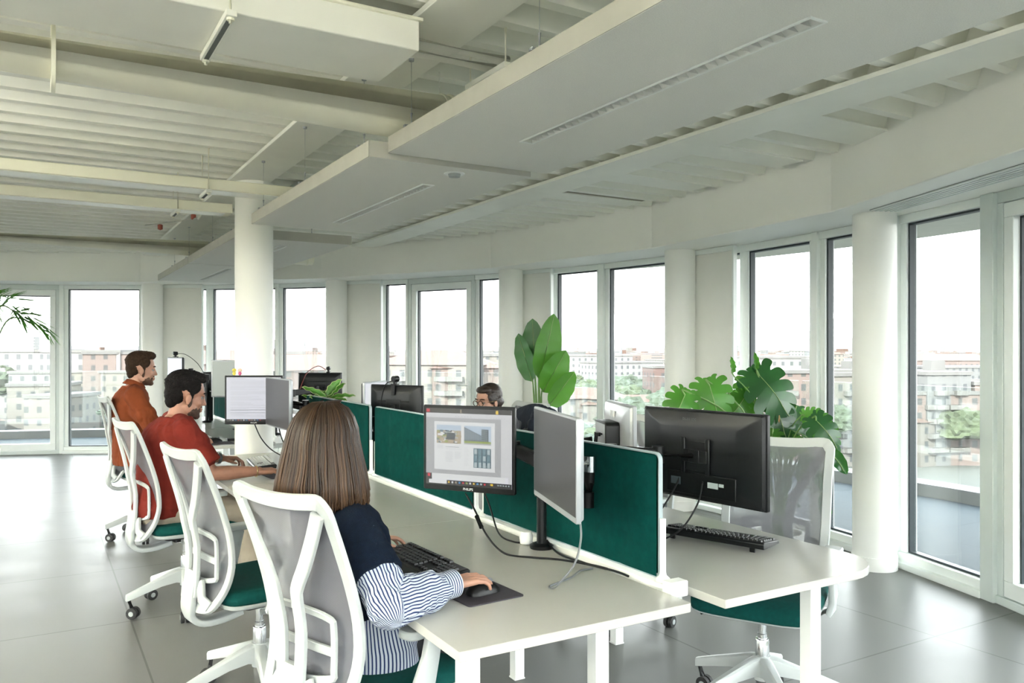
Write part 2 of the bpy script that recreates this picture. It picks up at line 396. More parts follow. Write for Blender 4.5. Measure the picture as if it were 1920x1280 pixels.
# bay by bay, angles along the glass line (decreasing towards the camera side)
for a0, a1 in ((66.5, 59.0), (52.25, 45.0), (44.9, 38.4), (33.7, 30.78), (23.5, 19.3), (15.2, 10.4), (9.9, 2.4), (-2.9, -8.5), (-8.95, -13.4), (-14.5, -19.6)): windowu(a0, a1)
windowu(37.6, 33.7); windowu(18.3, 15.2); windowu(57.2, 52.25); windowu(1.1, -2.9); windowu(2.3, 1.2, fr=.02)
for a0, a1 in ((66.9, 66.5), (45.0, 44.9), (10.4, 9.9), (-8.5, -8.95), (59.0, 57.2), (38.4, 37.6), (19.3, 18.3), (-13.4, -14.5)):
    mullion(a0, a1, .12, M_frame)
mullion(-19.6, -20.3, .16); mullion(30.78, 30.7, .12)
balcony_door(75.0, 66.9, False); balcony_door(30.7, 23.5); balcony_door(-20.3, -27.5, False); windowu(-27.6, -32)
blind(57.0, 52.6, 'cream roller blind lowered beside leftmost window column, behind bearded men')
blind(37.5, 33.3, 'pale roller blind lowered between column and narrow window left of glazed door')
blind(18.5, 14.8, 'grey-green roller blind lowered behind the tall strelitzia plant')
blind(.9, -2.8, 'grey roller blind lowered beside column behind the monstera plant')
# the rest of the ring, never in the picture: solid wall on the core side, glass elsewhere
rest = [a for a in full if a > 75]
for i, a in enumerate(rest):
    b = (rest+[full[0]+360])[i+1]
    if 170 < a < 200:
        g = G(); bar(g, ring(a, RG), ring(b, RG), 0, ZS-.001, .2); struct(g.build('wall_back', M_wall, sharp=30))
    else:
        m_ = (a+b)/2; windowu(m_, a+.9); windowu(b-.9, m_); mullion(a+.9, a-.9)
# slot diffuser in the soffit by the right windows
p, q = ring(-15.6, 8.18, 2.428), ring(-31, 8.18, 2.428); d = q-p; c = (p+q)/2
t = thing('slot_diffuser', 'long white slotted air diffuser in soffit above the right-hand windows', 'air vent', (c.x, c.y, 2.424), atan2(d.y, d.x))
g = G(); L = d.length
for yy in (-.09, -.055, -.02, .015, .05, .085): g.box((0, yy, 0), (L, .016, .012))
g.build('diffuser_blades', M_frame, t, bevel=.002)
g = G(); g.box((0, 0, .003), (L, .2, .004)); g.build('diffuser_slot', mat('slot_grey', (.3, .33, .32), .6), t)
# balustrade
for i in range(60):
    a = -60+6*i*1.0
    if a > 110: break
    g = G(); p, q = ring(a+.15, 11.15), ring(a+5.85, 11.15); bar(g, p, q, .10, 1.12, .02)
    o = g.build('balustrade_panel', M_bal, sharp=0); tag(o, 'clear glass balustrade panel at the edge of the terrace', 'balustrade', 'glass balustrade panels around the terrace')
# ================================================================== CEILING SERVICES
def hang_panel(y0, y1, x0, x1, zb, label, light=True, lx=None, ly=None, extra=None, wires=(), lit=False):
    t = thing('acoustic_panel', label, 'ceiling panel', ((x0+x1)/2, (y0+y1)/2, zb), 0, None)
    W_, L = x1-x0, y1-y0
    g = G()
    if light:   # board with an open slot for the fitting
        q0, q1 = lx-(x0+x1)/2-.031, lx-(x0+x1)/2+.031; m0, m1 = ly[0]-(y0+y1)/2, ly[1]-(y0+y1)/2
        g.box(((-W_/2+q0)/2, 0, .0375), (q0+W_/2, L, .075)); g.box(((W_/2+q1)/2, 0, .0375), (W_/2-q1, L, .075)); g.box(((q0+q1)/2, (-L/2+m0)/2, .0375), (q1-q0, m0+L/2, .075)); g.box(((q0+q1)/2, (L/2+m1)/2, .0375), (q1-q0, L/2-m1, .075)); g.box(((q0+q1)/2, (m0+m1)/2, .055), (q1-q0, m1-m0, .04))
    else: g.box((0, 0, .0375), (W_, L, .075))
    g.build('felt_board', M_panel, t)
    g = G(); g.box((-W_/2-.002, 0, .0375), (.004, L, .073)); g.box((0, -L/2-.002, .0375), (W_, .004, .073))
    g.build('edge_frame', mat('panel_edge', (.50, .49, .44), .6), t)
    for wx, wy in wires:
        g = G(); x = wx-(x0+x1)/2; yy = wy-(y0+y1)/2
        top = 2.82-zb if not (1.27 < wx < 1.56) else 2.78-zb
        g.tube([(x, yy, .075), (x, yy, top)], .0016, 6)
        g.tube([(x, yy, .085), (x, yy, .14)], .006, 8); g.box((x, yy, .08), (.07, .02, .01)); g.lathe([(.012, top-.012), (.012, top)], 10, (x, yy, 0))
        g.build('suspension_wire', M_silver, t, sharp=40)
    if light:
        lx -= (x0+x1)/2; l0, l1 = ly[0]-(y0+y1)/2, ly[1]-(y0+y1)/2; n = 34; W2 = .062
        g = G()
        for sx in (-1, 1): g.box((lx+sx*W2/2, (l0+l1)/2, -.002), (.008, l1-l0, .006))
        for yy in (l0, l1): g.box((lx, yy, -.002), (W2+.008, .008, .006))
        f = g.build('light_trim', M_metalw, t, bevel=.001)
        g = G(); st = (l1-l0)/n
        for i in range(n+1):   # louvre: triangular cross blades
            a = l0+st*i; g.add([(lx-W2/2, a, -.001), (lx+W2/2, a, -.001), (lx+W2/2, a+st*.42, .026), (lx-W2/2, a+st*.42, .026)], [(0, 1, 2, 3)])
        for sx in (-1, 1): g.add([(lx+sx*W2/2, l0, -.001), (lx+sx*W2/2, l1, -.001), (lx+sx*(W2/2-.006), l1, .026), (lx+sx*(W2/2-.006), l0, .026)], [(0, 1, 2, 3)])
        if lit:
         la = bpy.data.lights.new('added_fill_lamp', 'AREA'); la.shape = 'RECTANGLE'; la.size = W2*.8; la.size_y = l1-l0; la.energy = LAMP; la.color = (1, .97, .92); lo = bpy.data.objects.new('added_fill_lamp', la); col.objects.link(lo); lo.parent = t; lo.location = (lx, (l0+l1)/2, .028)  # downward lamp added out of view to brighten the interior
        if lit:
         ub = bpy.data.lights.new('added_fill_uplight', 'AREA'); ub.shape = 'RECTANGLE'; ub.size = .5; ub.size_y = 1.6; ub.energy = LAMP*.95; ub.color = (1, .97, .93); uo = bpy.data.objects.new('added_fill_uplight', ub); col.objects.link(uo); uo.parent = t; uo.location = (0, 0, .085); uo.rotation_euler[0] = pi  # upward lamp, also added unseen, to lift the ceiling and bulkhead
        g.build('light_louvre', mat('white_louvre', (.9, .9, .88), .25), f, sharp=10)
    if extra: extra(t, (x0+x1)/2, (y0+y1)/2)
    return t
def spot(t, mx, my):
    g = G(); g.lathe([(.0, -.004), (.05, -.004), (.052, 0)], 24, (1.80-mx, 3.62-my, 0)); d_ = g.build('smoke_detector', M_metalw, t)
    g = G(); g.lathe([(.0, -.02), (.028, -.018), (.032, -.004)], 24, (1.80-mx, 3.62-my, 0)); g.build('detector_cap', M_chairg, d_)
hang_panel(1.09, 3.49, 1.40, 2.26, 2.40, 'large white suspended ceiling panel nearest the camera, with long louvred light', True, 1.84, (1.48, 3.0), None,
    [(1.43, 2.25), (1.43, 3.30), (2.2, 3.3)])
hang_panel(3.50, 5.80, 1.31, 2.17, 2.375, 'second suspended ceiling panel, with round detector and short louvred light', True, 1.80, (3.93, 5.42), spot,
    [(1.34, 3.65), (1.34, 4.62), (1.34, 5.60), (2.1, 5.6)])
hang_panel(6.57, 8.84, 1.36, 2.30, 2.38, 'third suspended ceiling panel, just beyond the interior column', True, 1.82, (6.9, 8.4), None,
    [(1.39, 6.75), (1.39, 7.7), (2.0, 6.7)])
hang_panel(8.86, 11.2, 1.36, 2.30, 2.38, 'farthest suspended ceiling panel, near the leftmost windows', True, 1.82, (9.2, 10.8), None, [(1.39, 9.0), (1.39, 10.0)])
for k, (px_, py_) in enumerate(((-2.2, 1.4), (-2.2, 3.9), (-5.6, 1.4), (-5.6, 3.9), (-5.6, 6.6), (-5.6, 9.0), (0.9, -1.6), (-3.0, -.9))):  # unseen panels, lit by lamps added to raise the room's brightness
    hang_panel(py_-1.15, py_+1.15, px_-.43, px_+.43, 2.4, 'suspended ceiling panel outside the picture, carrying added fill lamps', True, px_, (py_-.75, py_+.75), None, (), True)['group'] = 'ceiling panels outside the picture'
def duct(y, r, z, x0, x1, name, label, bands):
    t = thing(name, label, 'air duct', (0, y, z))
    g = G(); g.tube([(x0, 0, 0), (x1-.05, 0, 0), (x1, 0, 0)], [r, r, r*.98], 40); g.build('duct_tube', M_duct, t, sharp=50)
    for x in bands:
        g = G(); g.lathe([(r+.001, x-.008), (r+.005, x-.007), (r+.005, x+.007), (r+.001, x+.008)], 40, ax='X'); g.build('duct_clamp', M_duct, t, sharp=30)
        g = G(); g.tube([(x, 0, r), (x, 0, 2.82-z)], .004, 6); g.build('hanger_rod', M_deck, t)
    g = G(); g.lathe([(r+.001, x1-.07), (r+.008, x1-.066), (r+.008, x1-.05), (r+.001, x1-.046)], 40, ax='X'); g.build('end_collar', M_duct, t, sharp=30)
duct(3.5, .118, 2.59, -6, 1.76, 'round_duct', 'large cream round air duct crossing the upper left ceiling', [.06, -2.4, 1.66])
duct(9.2, .112, 2.58, -6, 2.75, 'round_duct', 'far cream round air duct above the leftmost windows', [-.65, -3, 1.9])
# rectangular duct
t = thing('rectangular_duct', 'white boxed rectangular duct in the top left corner of ceiling', 'air duct', (0, 0, 0))
g = G(); g.box((-2.5, 3.02, 2.685), (7.5, .42, .12)); g.build('duct_body', M_deck, t, bevel=.004)
g = G()
for q in (2.805, 3.235): g.box((-2.5, q, 2.74), (7.52, .02, .012))
g.build('duct_flange', M_duct, t, bevel=.002)
# a wide shallow tray with a dark slot next to it
t = thing('cable_tray', 'flat white service tray between boxed duct and round duct', 'cable tray', (0, 0, 0))
g = G(); g.box((-2.6, 3.31, 2.80), (7.2, .03, .012)); g.box((-2.6, 3.41, 2.806), (7.2, .2, .01)); g.build('tray_shell', M_deck, t, bevel=.002)
def bracket(x, y0, y1, z, lab):
    t = thing('ceiling_bracket', lab, 'bracket', (x, 0, z))
    g = G(); g.box((0, (y0+y1)/2, 0), (.035, y1-y0, .022)); g.build('strut_channel', M_deck, t, bevel=.002)
    g = G(); g.box((0, (y0+y1)/2, -.012), (.016, y1-y0-.03, .003)); g.build('channel_slot', mat('slot_dark', (.12, .13, .12), .6), t)
    for q in (y0+.02, y1-.02):
        g = G(); g.tube([(0, q, -.03), (0, q, 2.82-z)], .006, 8); g.lathe([(.013, -.02), (.013, -.012)], 8, (0, q, 0)); g.build('threaded_rod', M_duct, t)
bracket(.56, 2.77, 3.26, 2.61, 'white strut bracket holding the boxed duct, upper left')
bracket(1.66, 2.85, 3.2, 2.66, 'white strut bracket holding two short pipes by the large panel')
for i, (yy, lab) in enumerate(((2.92, 'nearer short white pipe at the end of the boxed duct'), (3.03, 'farther short white pipe at the end of the boxed duct'))):
    g = G(); g.tube([(1.255, yy, 2.70), (1.7, yy, 2.70)], .022, 16); tag(g.build('pipe', M_deck), lab, 'pipe')
for yy, x1, lab in ((5.68, 2.5, 'nearer long cream profile crossing in front of interior column'), (6.58, 1.318, 'farther long cream profile ending at the interior column')):
    t = thing('ceiling_profile', lab, 'ceiling profile', (0, yy, 2.55))
    g = G(); g.box(((x1-6)/2, 0, .035), (x1+6, .2, .07)); g.build('profile_body', M_duct, t, bevel=.004)
    g = G(); g.box(((x1-6)/2, 0, -.0015), (x1+5.9, .15, .003)); g.build('profile_cover', mat('white_cover', (.9, .92, .88), .3), t)
bracket(.98, 5.55, 5.82, 2.535, 'white strut bracket under the nearer cream profile')
bracket(.92, 6.45, 6.72, 2.535, 'white strut bracket under the farther cream profile')
g = G(); g.box((2.0, 6.35, 2.79), (.5, .2, .02)); tag(g.build('access_plate', mat('grey_plate', (.3, .32, .30), .5)), 'grey plate on the ceiling deck right of interior column', 'plate')
for x_, y_, L_, lab in ((4.12, 3.35, .55, 'dark open slot strip in the ribbed ceiling near right bulkhead'), (4.2, 5.62, .9, 'long pale strip seam in the ribbed ceiling above the monstera')):
    g = G(); g.box((x_, y_, 2.826), (L_, .085, .02)); tag(g.build('deck_slot', mat('slot_dark2', (.05, .055, .05), .8) if y_ < 4 else mat('rusty_slot', (.28, .26, .2), .8)), lab, 'slot')
for x_, y_, ln in ((4.16, 3.2, 1.0), (4.16, 3.95, .9), (4.2, 4.9, .95), (4.2, 5.75, .95)):
    g = G(); g.box((x_, y_, 2.812), (ln*.98, .34 if y_ < 3.5 else .25, .012)); tag(g.build('deck_cover', M_deck, bevel=.003), 'flat white cover sheet fixed under the ceiling ribs by the bulkhead', 'cover sheet', 'cover sheets under the ribbed ceiling')
t = thing('sprinkler_pipe', 'thin pipe with small red sprinkler heads above the second-farthest panel', 'sprinkler', (0, 0, 0))
g = G(); g.tube([(.9, 8.3, 2.66), (1.25, 7.6, 2.66), (1.3, 7.4, 2.8)], .012, 10); g.build('pipe_run', M_deck, t)
for p in ((1.0, 8.1, 2.63), (1.22, 7.66, 2.68)):
    g = G(); g.lathe([(.0, -.03), (.022, -.02), (.022, .02), (0, .03)], 12, p); g.build('sprinkler_head', mat('red_cap', (.35, .08, .05), .5), t)
# ================================================================== FURNITURE
def desk(x0, x1, y0, y1, label, corners=None, legs=()):
    cx, cy = (x0+x1)/2, (y0+y1)/2
    t = thing('bench_desk', label, 'desk', (cx, cy, 0), 0)
    P = [(x0, y0), (x1, y0), (x1, y1), (x0, y1)]; poly = []
    cr_ = corners or {}
    for i, (x, y) in enumerate(P):
        r = cr_.get(i, .004)
        sx, sy = (1 if x == x0 else -1), (1 if y == y0 else -1); c = (x+sx*r, y+sy*r); a0 = {0: 180, 1: 270, 2: 0, 3: 90}[i]
        for k in range(9 if r > .01 else 3):
            tt = R(a0+90*k/(8 if r > .01 else 2)); poly.append((c[0]+r*cos(tt)-cx, c[1]+r*sin(tt)-cy))
    g = G(); g.prism(poly, .713, .74); g.build('desktop', M_desk, t, sharp=40, bevel=.0015, bseg=1)
    for lx, ly in legs:
        g = G(); g.box((lx-cx, ly-cy, .3565), (.05, .05, .709)); g.box((lx-cx, ly-cy, .004), (.056, .056, .008)); g.build('leg', M_metalw, t, bevel=.004)
    g = G()
    yy = [ly-cy for _, ly in legs]
    for q in (-(y1-y0)/2+.33, (y1-y0)/2-.33): g.box((0, q, .698), (x1-x0-.1, .045, .028))
    for q in (-.15, .15): g.box((q, 0, .698), (.04, y1-y0-.62, .026))
    g.build('support_frame', M_metalw, t, bevel=.003)
    return t
XL0, XL1, XR0, XR1 = .918, 1.70, 1.805, 2.625
Y1 = [1.82, 3.24, 4.66, 6.06]
names = ['nearest left', 'second left', 'third left']
desk(XL0, XL1, Y1[0], Y1[1]-.003, 'white desk at the front, under the woman in navy and her keyboard', {1: .012}, [(XL0+.05, Y1[0]+.05), (1.52, 2.05)])
desk(XL0, XL1, Y1[1], Y1[2]-.003, 'white desk in front of the empty chair on the left row', None, [(XL0+.06, Y1[1]+.06), (XL1-.06, Y1[1]+.06)])
desk(XL0, XL1, Y1[2], Y1[3], 'white desk under the forearms of the man in rust-red t-shirt', None, [(XL0+.06, Y1[3]-.06), (XL1-.06, Y1[3]-.06)])
desk(XR0, XR1, 1.79, Y1[1]-.003, 'white round-cornered desk at right, carrying a lone black keyboard', {1: .2, 2: .004}, [(2.285, 1.87), (1.9, 3.18)])
desk(XR0, XR1, Y1[1], Y1[2]-.003, 'white right-row desk behind the large black monitor', None, [(XR1-.06, Y1[1]+.06), (XR0+.06, Y1[2]-.06)])
desk(XR0, XR1, Y1[2], Y1[3], 'white right-row desk in front of the woman with glasses', None, [(XR1-.06, Y1[3]-.06), (XR0+.06, Y1[3]-.06)])
desk(XL0, XL1, 6.70, 8.20, 'white desk beyond the column, used by the man in orange shirt', None, [(XL0+.06, 6.76), (XL1-.06, 8.1)])
desk(XL0, XL1, 8.203, 9.65, 'farthest white desk of the left row, near the leftmost windows', None, [(XL0+.06, 9.59), (XL1-.06, 9.59)])
desk(XR0, XR1, 6.75, 8.20, 'white right-row desk beyond the column, beside the leafy desk plant', None, [(XR1-.06, 6.81), (XR0+.06, 8.1)])
desk(XR0, XR1, 8.203, 9.65, 'farthest white desk of the right row', None, [(XR1-.06, 9.59), (XR0+.06, 9.59)])
# central rails carrying the fabric screens
def rail(y0, y1, lab):
    t = thing('divider_rail', lab, 'rail', (1.748, (y0+y1)/2, 0))
    L = y1-y0
    g = G(); g.box((0, 0, .735), (.05, L, .032)); g.build('rail_profile', M_metalw, t, bevel=.003)
    g = G(); g.box((0, -L/2+.02, .745), (.07, .045, .05)); g.build('rail_end_cap', M_metalw, t, bevel=.004)
    g = G(); g.box((0, -L/2+.12, .69), (.20, .05, .035)); g.box((0, L/2-.12, .69), (.20, .05, .035)); g.build('cross_brace', M_metalw, t, bevel=.003)
rail(1.93, 6.04, 'long white rail running between the near left and right desks')
rail(6.78, 9.6, 'long white rail running between the desks beyond the column')
def tealpanel(y0, y1, lab):
    t = thing('desk_divider', lab, 'desk divider', (1.748, (y0+y1)/2, 0)); L = y1-y0; zc, h = .962, .40
    P = rrect(L, h, .022, 5)
    M_ = Matrix(((0, 0, 1), (1, 0, 0), (0, 1, 0)))
    # puckered upholstered face: grid with button tufts
    g = G(); nx, nz = 48, 18; th = .019
    for s_ in (-1, 1):
        V = []
        for i in range(nx+1):
            for j in range(nz+1):
                y = -L/2+.004+(L-.008)*i/nx; z = -h/2+.004+(h-.008)*j/nz
                e = min(L/2-abs(y), h/2-abs(z)); b = min(1, e/.02)
                d = 0
                for ty in (-L*.36, -L*.02, L*.34):
                    for tz in (-.10, 0.02, .13): d += math.exp(-((y-ty)**2*900+(z-tz)**2*1800))
                for ty in (-L*.36+.03, L*.34-.03): d += .45*math.exp(-((y-ty)**2*2500))
                V.append((s_*(th*(.45+.55*sqrt(b))-.007*min(d, 1.2)), y, zc+z))
        n1 = nz+1; F = [(i*n1+j, (i+1)*n1+j, (i+1)*n1+j+1, i*n1+j+1) for i in range(nx) for j in range(nz)]
        if s_ < 0: F = [f[::-1] for f in F]
        g.add(V, F)
    g.build('fabric_pad', M_teal, t, sharp=60)
    g = G(); pts = [Vector((0, x, y+zc)) for x, y in P]; g.sweep(pts, .016, .006, [Vector((0, p.y, (p.z-zc)*3)).normalized() for p in pts], True)
    g.build('edge_trim', mat('slate_edge_trim', (.30, .36, .38), .4), t)
    for yy in (-L/2-.012, L/2+.012):
        g = G(); g.box((0, yy, .86), (.016, .014, .19)); g.lathe([(.024, .752), (.024, .762), (.012, .772), (.009, .79)], 12, (0, yy, 0)); g.build('post', M_metalw, t, bevel=.002)
tealpanel(2.02, 3.20, 'dark teal fabric divider nearest the camera, behind the angled monitors')
tealpanel(3.30, 4.55, 'dark teal fabric divider behind the document-showing monitor, second along the rail')
tealpanel(4.65, 5.95, 'dark teal fabric divider beside the leafy desk plant, third along the rail')
tealpanel(6.95, 8.15, 'teal fabric divider just beyond the interior column')
tealpanel(8.27, 9.5, 'teal fabric divider farthest from the camera, near the leftmost windows')

# ------------------------------------------------------------------ office chair (faces +X)
XB = [(.44, -.290), (.50, -.262), (.56, -.238), (.63, -.226), (.70, -.228), (.80, -.25), (.90, -.28), (1.0, -.318), (1.09, -.356)]
WB = [(.44, .13), (.50, .17), (.58, .198), (.70, .212), (.80, .214), (.92, .212), (1.02, .214), (1.09, .216)]
def backpt(y, z, dx=0): return Vector((lerp(XB, z)+.45*y*y+dx, y, z))
def backn(z):
    return Vector((1, 0, -(lerp(XB, z+.02)-lerp(XB, z-.02))/.04)).normalized()
def make_chair(label, loc, rz, lift=0):
    t = thing('office_chair', label, 'chair', loc, rz, None)
    Z = lift
    def b(g, n, m, p=t, **k): return g.build(n, m, p, **k)
    # star base
    for i in range(5):
        a = R(36+72*i); d = Vector((cos(a), sin(a), 0)); S = []
        for u, z1, z0, w_ in ((.02, .235, .15, .05), (.06, .228, .160, .046), (.14, .20, .150, .038), (.22, .172, .128, .033), (.30, .143, .104, .028), (.325, .134, .098, .026)):
            q = Vector((-d.y, d.x, 0))*w_/2; p = d*u
            S.append([p-q+Vector((0, 0, z0)), p+q+Vector((0, 0, z0)), p+q*1.0+Vector((0, 0, z1-.008)), p+q*.6+Vector((0, 0, z1)), p-q*.6+Vector((0, 0, z1)), p-q+Vector((0, 0, z1-.008))])
        g = G(); g.loft(S); lg = b(g, 'base_leg', M_chair, sharp=40)
        a2 = a+R(35+50*i); c = d*.305+Vector((cos(a2)*.02, sin(a2)*.02, 0)); wx = Vector((-sin(a2), cos(a2), 0))
        g = G()
        for s_ in (-1, 1):
            m_ = c+wx*s_*.014+Vector((0, 0, .031)); g.tube([m_-wx*.0105, m_-wx*.009, m_+wx*.009, m_+wx*.0105], [.026, .031, .031, .026], 20)
        cs = b(g, 'caster', M_rubber, lg, sharp=40)
        g = G(); g.tube([c-wx*.0265+Vector((0, 0, .031)), c+wx*.0265+Vector((0, 0, .031))], .014, 14); g.mi = 1
        g.tube([c+Vector((0, 0, .03)), d*.31+Vector((0, 0, .10))], [.016, .009], 8); b(g, 'caster_hub', [M_chairg, M_black], lg, sharp=40)
    g = G(); g.lathe([(.0, .13), (.032, .135), (.034, .235), (.0, .238)], 24); b(g, 'hub', M_chair, sharp=40)
    g = G(); g.lathe([(.0, .05), (.018, .052), (.026, .10), (.0285, .232), (.0285, .30), (.027, .304), (.019, .305), (.019, .325), (.016, .326), (.016, .43+Z), (0, .43+Z)], 24); b(g, 'gas_column', M_chrome, sharp=40)
    # mechanism
    g = G(); g.prism(rrect(.24, .15, .03), .415+Z, .455+Z, c=(-.01, 0, 0)); g.prism(rrect(.16, .10, .02), .395+Z, .416+Z, c=(.0, 0, 0)); b(g, 'mechanism', M_black, sharp=40, bevel=.004)
    g = G(); g.tube([(.06, -.06, .425+Z), (.07, -.17, .41+Z)], .008, 8); g.tube([(.07, -.165, .411+Z), (.078, -.235, .402+Z)], [.016, .018], 12); b(g, 'tension_lever', M_black, sharp=40)
    # seat
    P = [(-.225, -.17), (-.20, -.215), (-.12, -.235), (.08, -.245), (.2, -.235), (.245, -.19), (.252, 0), (.245, .19), (.2, .235), (.08, .245), (-.12, .235), (-.20, .215), (-.225, .17), (-.23, 0)]
    P = [(p.x, p.y) for p in smooth_path([(x, y, 0) for x, y in P]+[(P[0][0], P[0][1], 0)], 3)[:-1]]
    S = []
    for z, k, dz in ((.455, .93, 0), (.462, .985, 0), (.478, 1, 0)): S.append([Vector((x*k, y*k, z+Z-(max(0, x-.12)**2)*1.0)) for x, y in P])
    g = G(); g.loft(S); b(g, 'seat_shell', M_chair, sharp=50)
    S = []
    for z, k in ((.476, .975), (.486, 1.01), (.505, 1.015), (.520, .985), (.529, .92), (.533, .75), (.530, .4), (.528, .02)): S.append([Vector((x*k, y*k, z+Z-(max(0, x*k-.10)**2)*1.4)) for x, y in P])
    g = G(); g.loft(S); b(g, 'seat', M_tealseat, sharp=60)
    # arm rests
    for s_ in (-1, 1):
        g = G(); N = Vector((0, 1, 0))
        g.sweep([Vector((-.045, s_*.215, .435+Z)), Vector((-.045, s_*.262, .445+Z)), Vector((-.035, s_*.272, .50+Z)), Vector((.0, s_*.274, .60+Z)), Vector((.018, s_*.272, .672+Z))], [.10, .10, .085, .06, .055], .024, [Vector((0, 0, 1)), Vector((0, s_*.7, -.7)), Vector((0, s_, 0)), Vector((0, s_, 0)), Vector((0, s_, 0))])
        ar = b(g, 'armrest', M_chair, sharp=50)
        g = G(); g.prism([(x*1.0+.02, y) for x, y in rrect(.24, .075, .028)], .675+Z, .70+Z, c=(0, s_*.268, 0)); b(g, 'arm_pad', M_chairg, ar, sharp=40, bevel=.006)
    # back frame loop
    path = []; N = []
    zz = [.50, .56, .64, .74, .84, .94, 1.02, 1.055]
    L_ = [(lerp(WB, z), z) for z in zz]
    loop = [(y, z) for y, z in L_] + [(.205, 1.078), (.185, 1.09), (.10, 1.083), (0, 1.080), (-.10, 1.083), (-.185, 1.09), (-.205, 1.078)] + [(-y, z) for y, z in L_[::-1]] + [(-.14, .468), (-.08, .455), (0, .452), (.08, .455), (.14, .468)]
    pts = [backpt(y, z+Z*0) for y, z in loop]; pts = [p+Vector((0, 0, Z)) for p in pts]
    dense = smooth_path(pts+[pts[0]], 3)[:-1]; nn = [backn(p.z-Z) for p in dense]
    g = G(); g.sweep(dense, [.038+(.006 if p.z-Z > 1.06 else 0) for p in dense], .017, nn, True); b(g, 'back_frame', M_chair, sharp=30)
    # mesh
    V = []; nz, ny = 26, 12
    for i in range(nz+1):
        z = .462+(1.072-.462)*i/nz
        for j in range(ny+1):
            y = (lerp(WB, z)-.004)*(2*j/ny-1)*(1 if z > .48 else .8); p = backpt(y, z, .006); V.append((p.x, p.y, p.z+Z))
    F = [(i*(ny+1)+j, i*(ny+1)+j+1, (i+1)*(ny+1)+j+1, (i+1)*(ny+1)+j) for i in range(nz) for j in range(ny)]
    g = G(); g.add(V, F); b(g, 'back_mesh', M_mesh, sharp=70)
    # two-strip spine splaying to the top corners, and the foot
    for s_ in (-1, 1):
        pts = [backpt(s_*y, z, dx)+Vector((0, 0, Z)) for y, z, dx in ((.040, .50, -.035), (.043, .58, -.055), (.047, .70, -.06), (.052, .80, -.056), (.060, .835, -.05), (.10, .90, -.038), (.15, .985, -.022), (.186, 1.055, -.008))]
        g = G(); d_ = smooth_path(pts, 3); g.sweep(d_, .042, .016, [backn(p.z-Z) for p in d_]); b(g, 'spine_strip', M_chair, sharp=30)
    g = G(); d_ = smooth_path([Vector(p)+Vector((0, 0, Z)) for p in ((-.285, 0, .60), (-.295, 0, .53), (-.305, 0, .46), (-.295, 0, .405), (-.25, 0, .378), (-.17, 0, .378), (-.09, 0, .395))], 3)
    nn = [ (Vector((1, 0, 0))*(1-min(1, i/len(d_)*1.6))+Vector((0, 0, 1))*min(1, i/len(d_)*1.6)).normalized() for i in range(len(d_))]
    g.sweep(d_, [.11]*8+[.085]*(len(d_)-8), .026, nn)
    for s_ in (-1, 1): g.sweep([backpt(s_*.06, .56, -.04)+Vector((0, 0, Z)), backpt(s_*.10, .50, -.03)+Vector((0, 0, Z)), backpt(s_*.14, .475, -.008)+Vector((0, 0, Z))], .04, .018, backn(.5))
    b(g, 'back_bracket', M_chair, sharp=55)
    # lumbar ladder
    lp = [(.13, .575), (.138, .60), (.138, .715), (.125, .745), (0, .755), (-.125, .745), (-.138, .715), (-.138, .60), (-.13, .575), (0, .555)]
    pts = [backpt(y, z, -.02)+Vector((0, 0, Z)) for y, z in lp]; d_ = smooth_path(pts+[pts[0]], 4)[:-1]
    g = G(); g.sweep(d_, .02, .012, [backn(p.z-Z) for p in d_], True); g.sweep([backpt(y, .65-.1*y*y, -.02)+Vector((0, 0, Z)) for y in (-.138, -.07, 0, .07, .138)], .026, .012, backn(.65)); b(g, 'lumbar_support', M_chair, sharp=30)
    return t
A_ = make_chair('white mesh-back chair under the woman in navy sweater, nearest the camera', (.908, 2.422, 0), R(19))
dup(A_, (.84, 3.58, 0), R(11), 'empty white mesh-back chair with teal seat between woman and man in red')
dup(A_, (.76, 5.03, 0), R(9), 'white mesh-back chair under the man in rust-red t-shirt')
D_ = make_chair('white mesh-back chair under the man in orange shirt, farthest on the left', (.80, 7.10, 0), R(6), .03)
dup(A_, (2.60, 2.37, 0), R(209), 'empty white mesh-back chair with teal seat at right desk, before the monstera')
dup(A_, (2.82, 3.62, 0), R(186), 'white chair glimpsed between silver monitor and large black monitor')
dup(A_, (2.85, 5.1, 0), R(184), 'white chair with dark jacket hanging over its back')
dup(A_, (3.95, 7.75, 0), R(150), 'white chair standing alone before the glazed door, partly hidden')

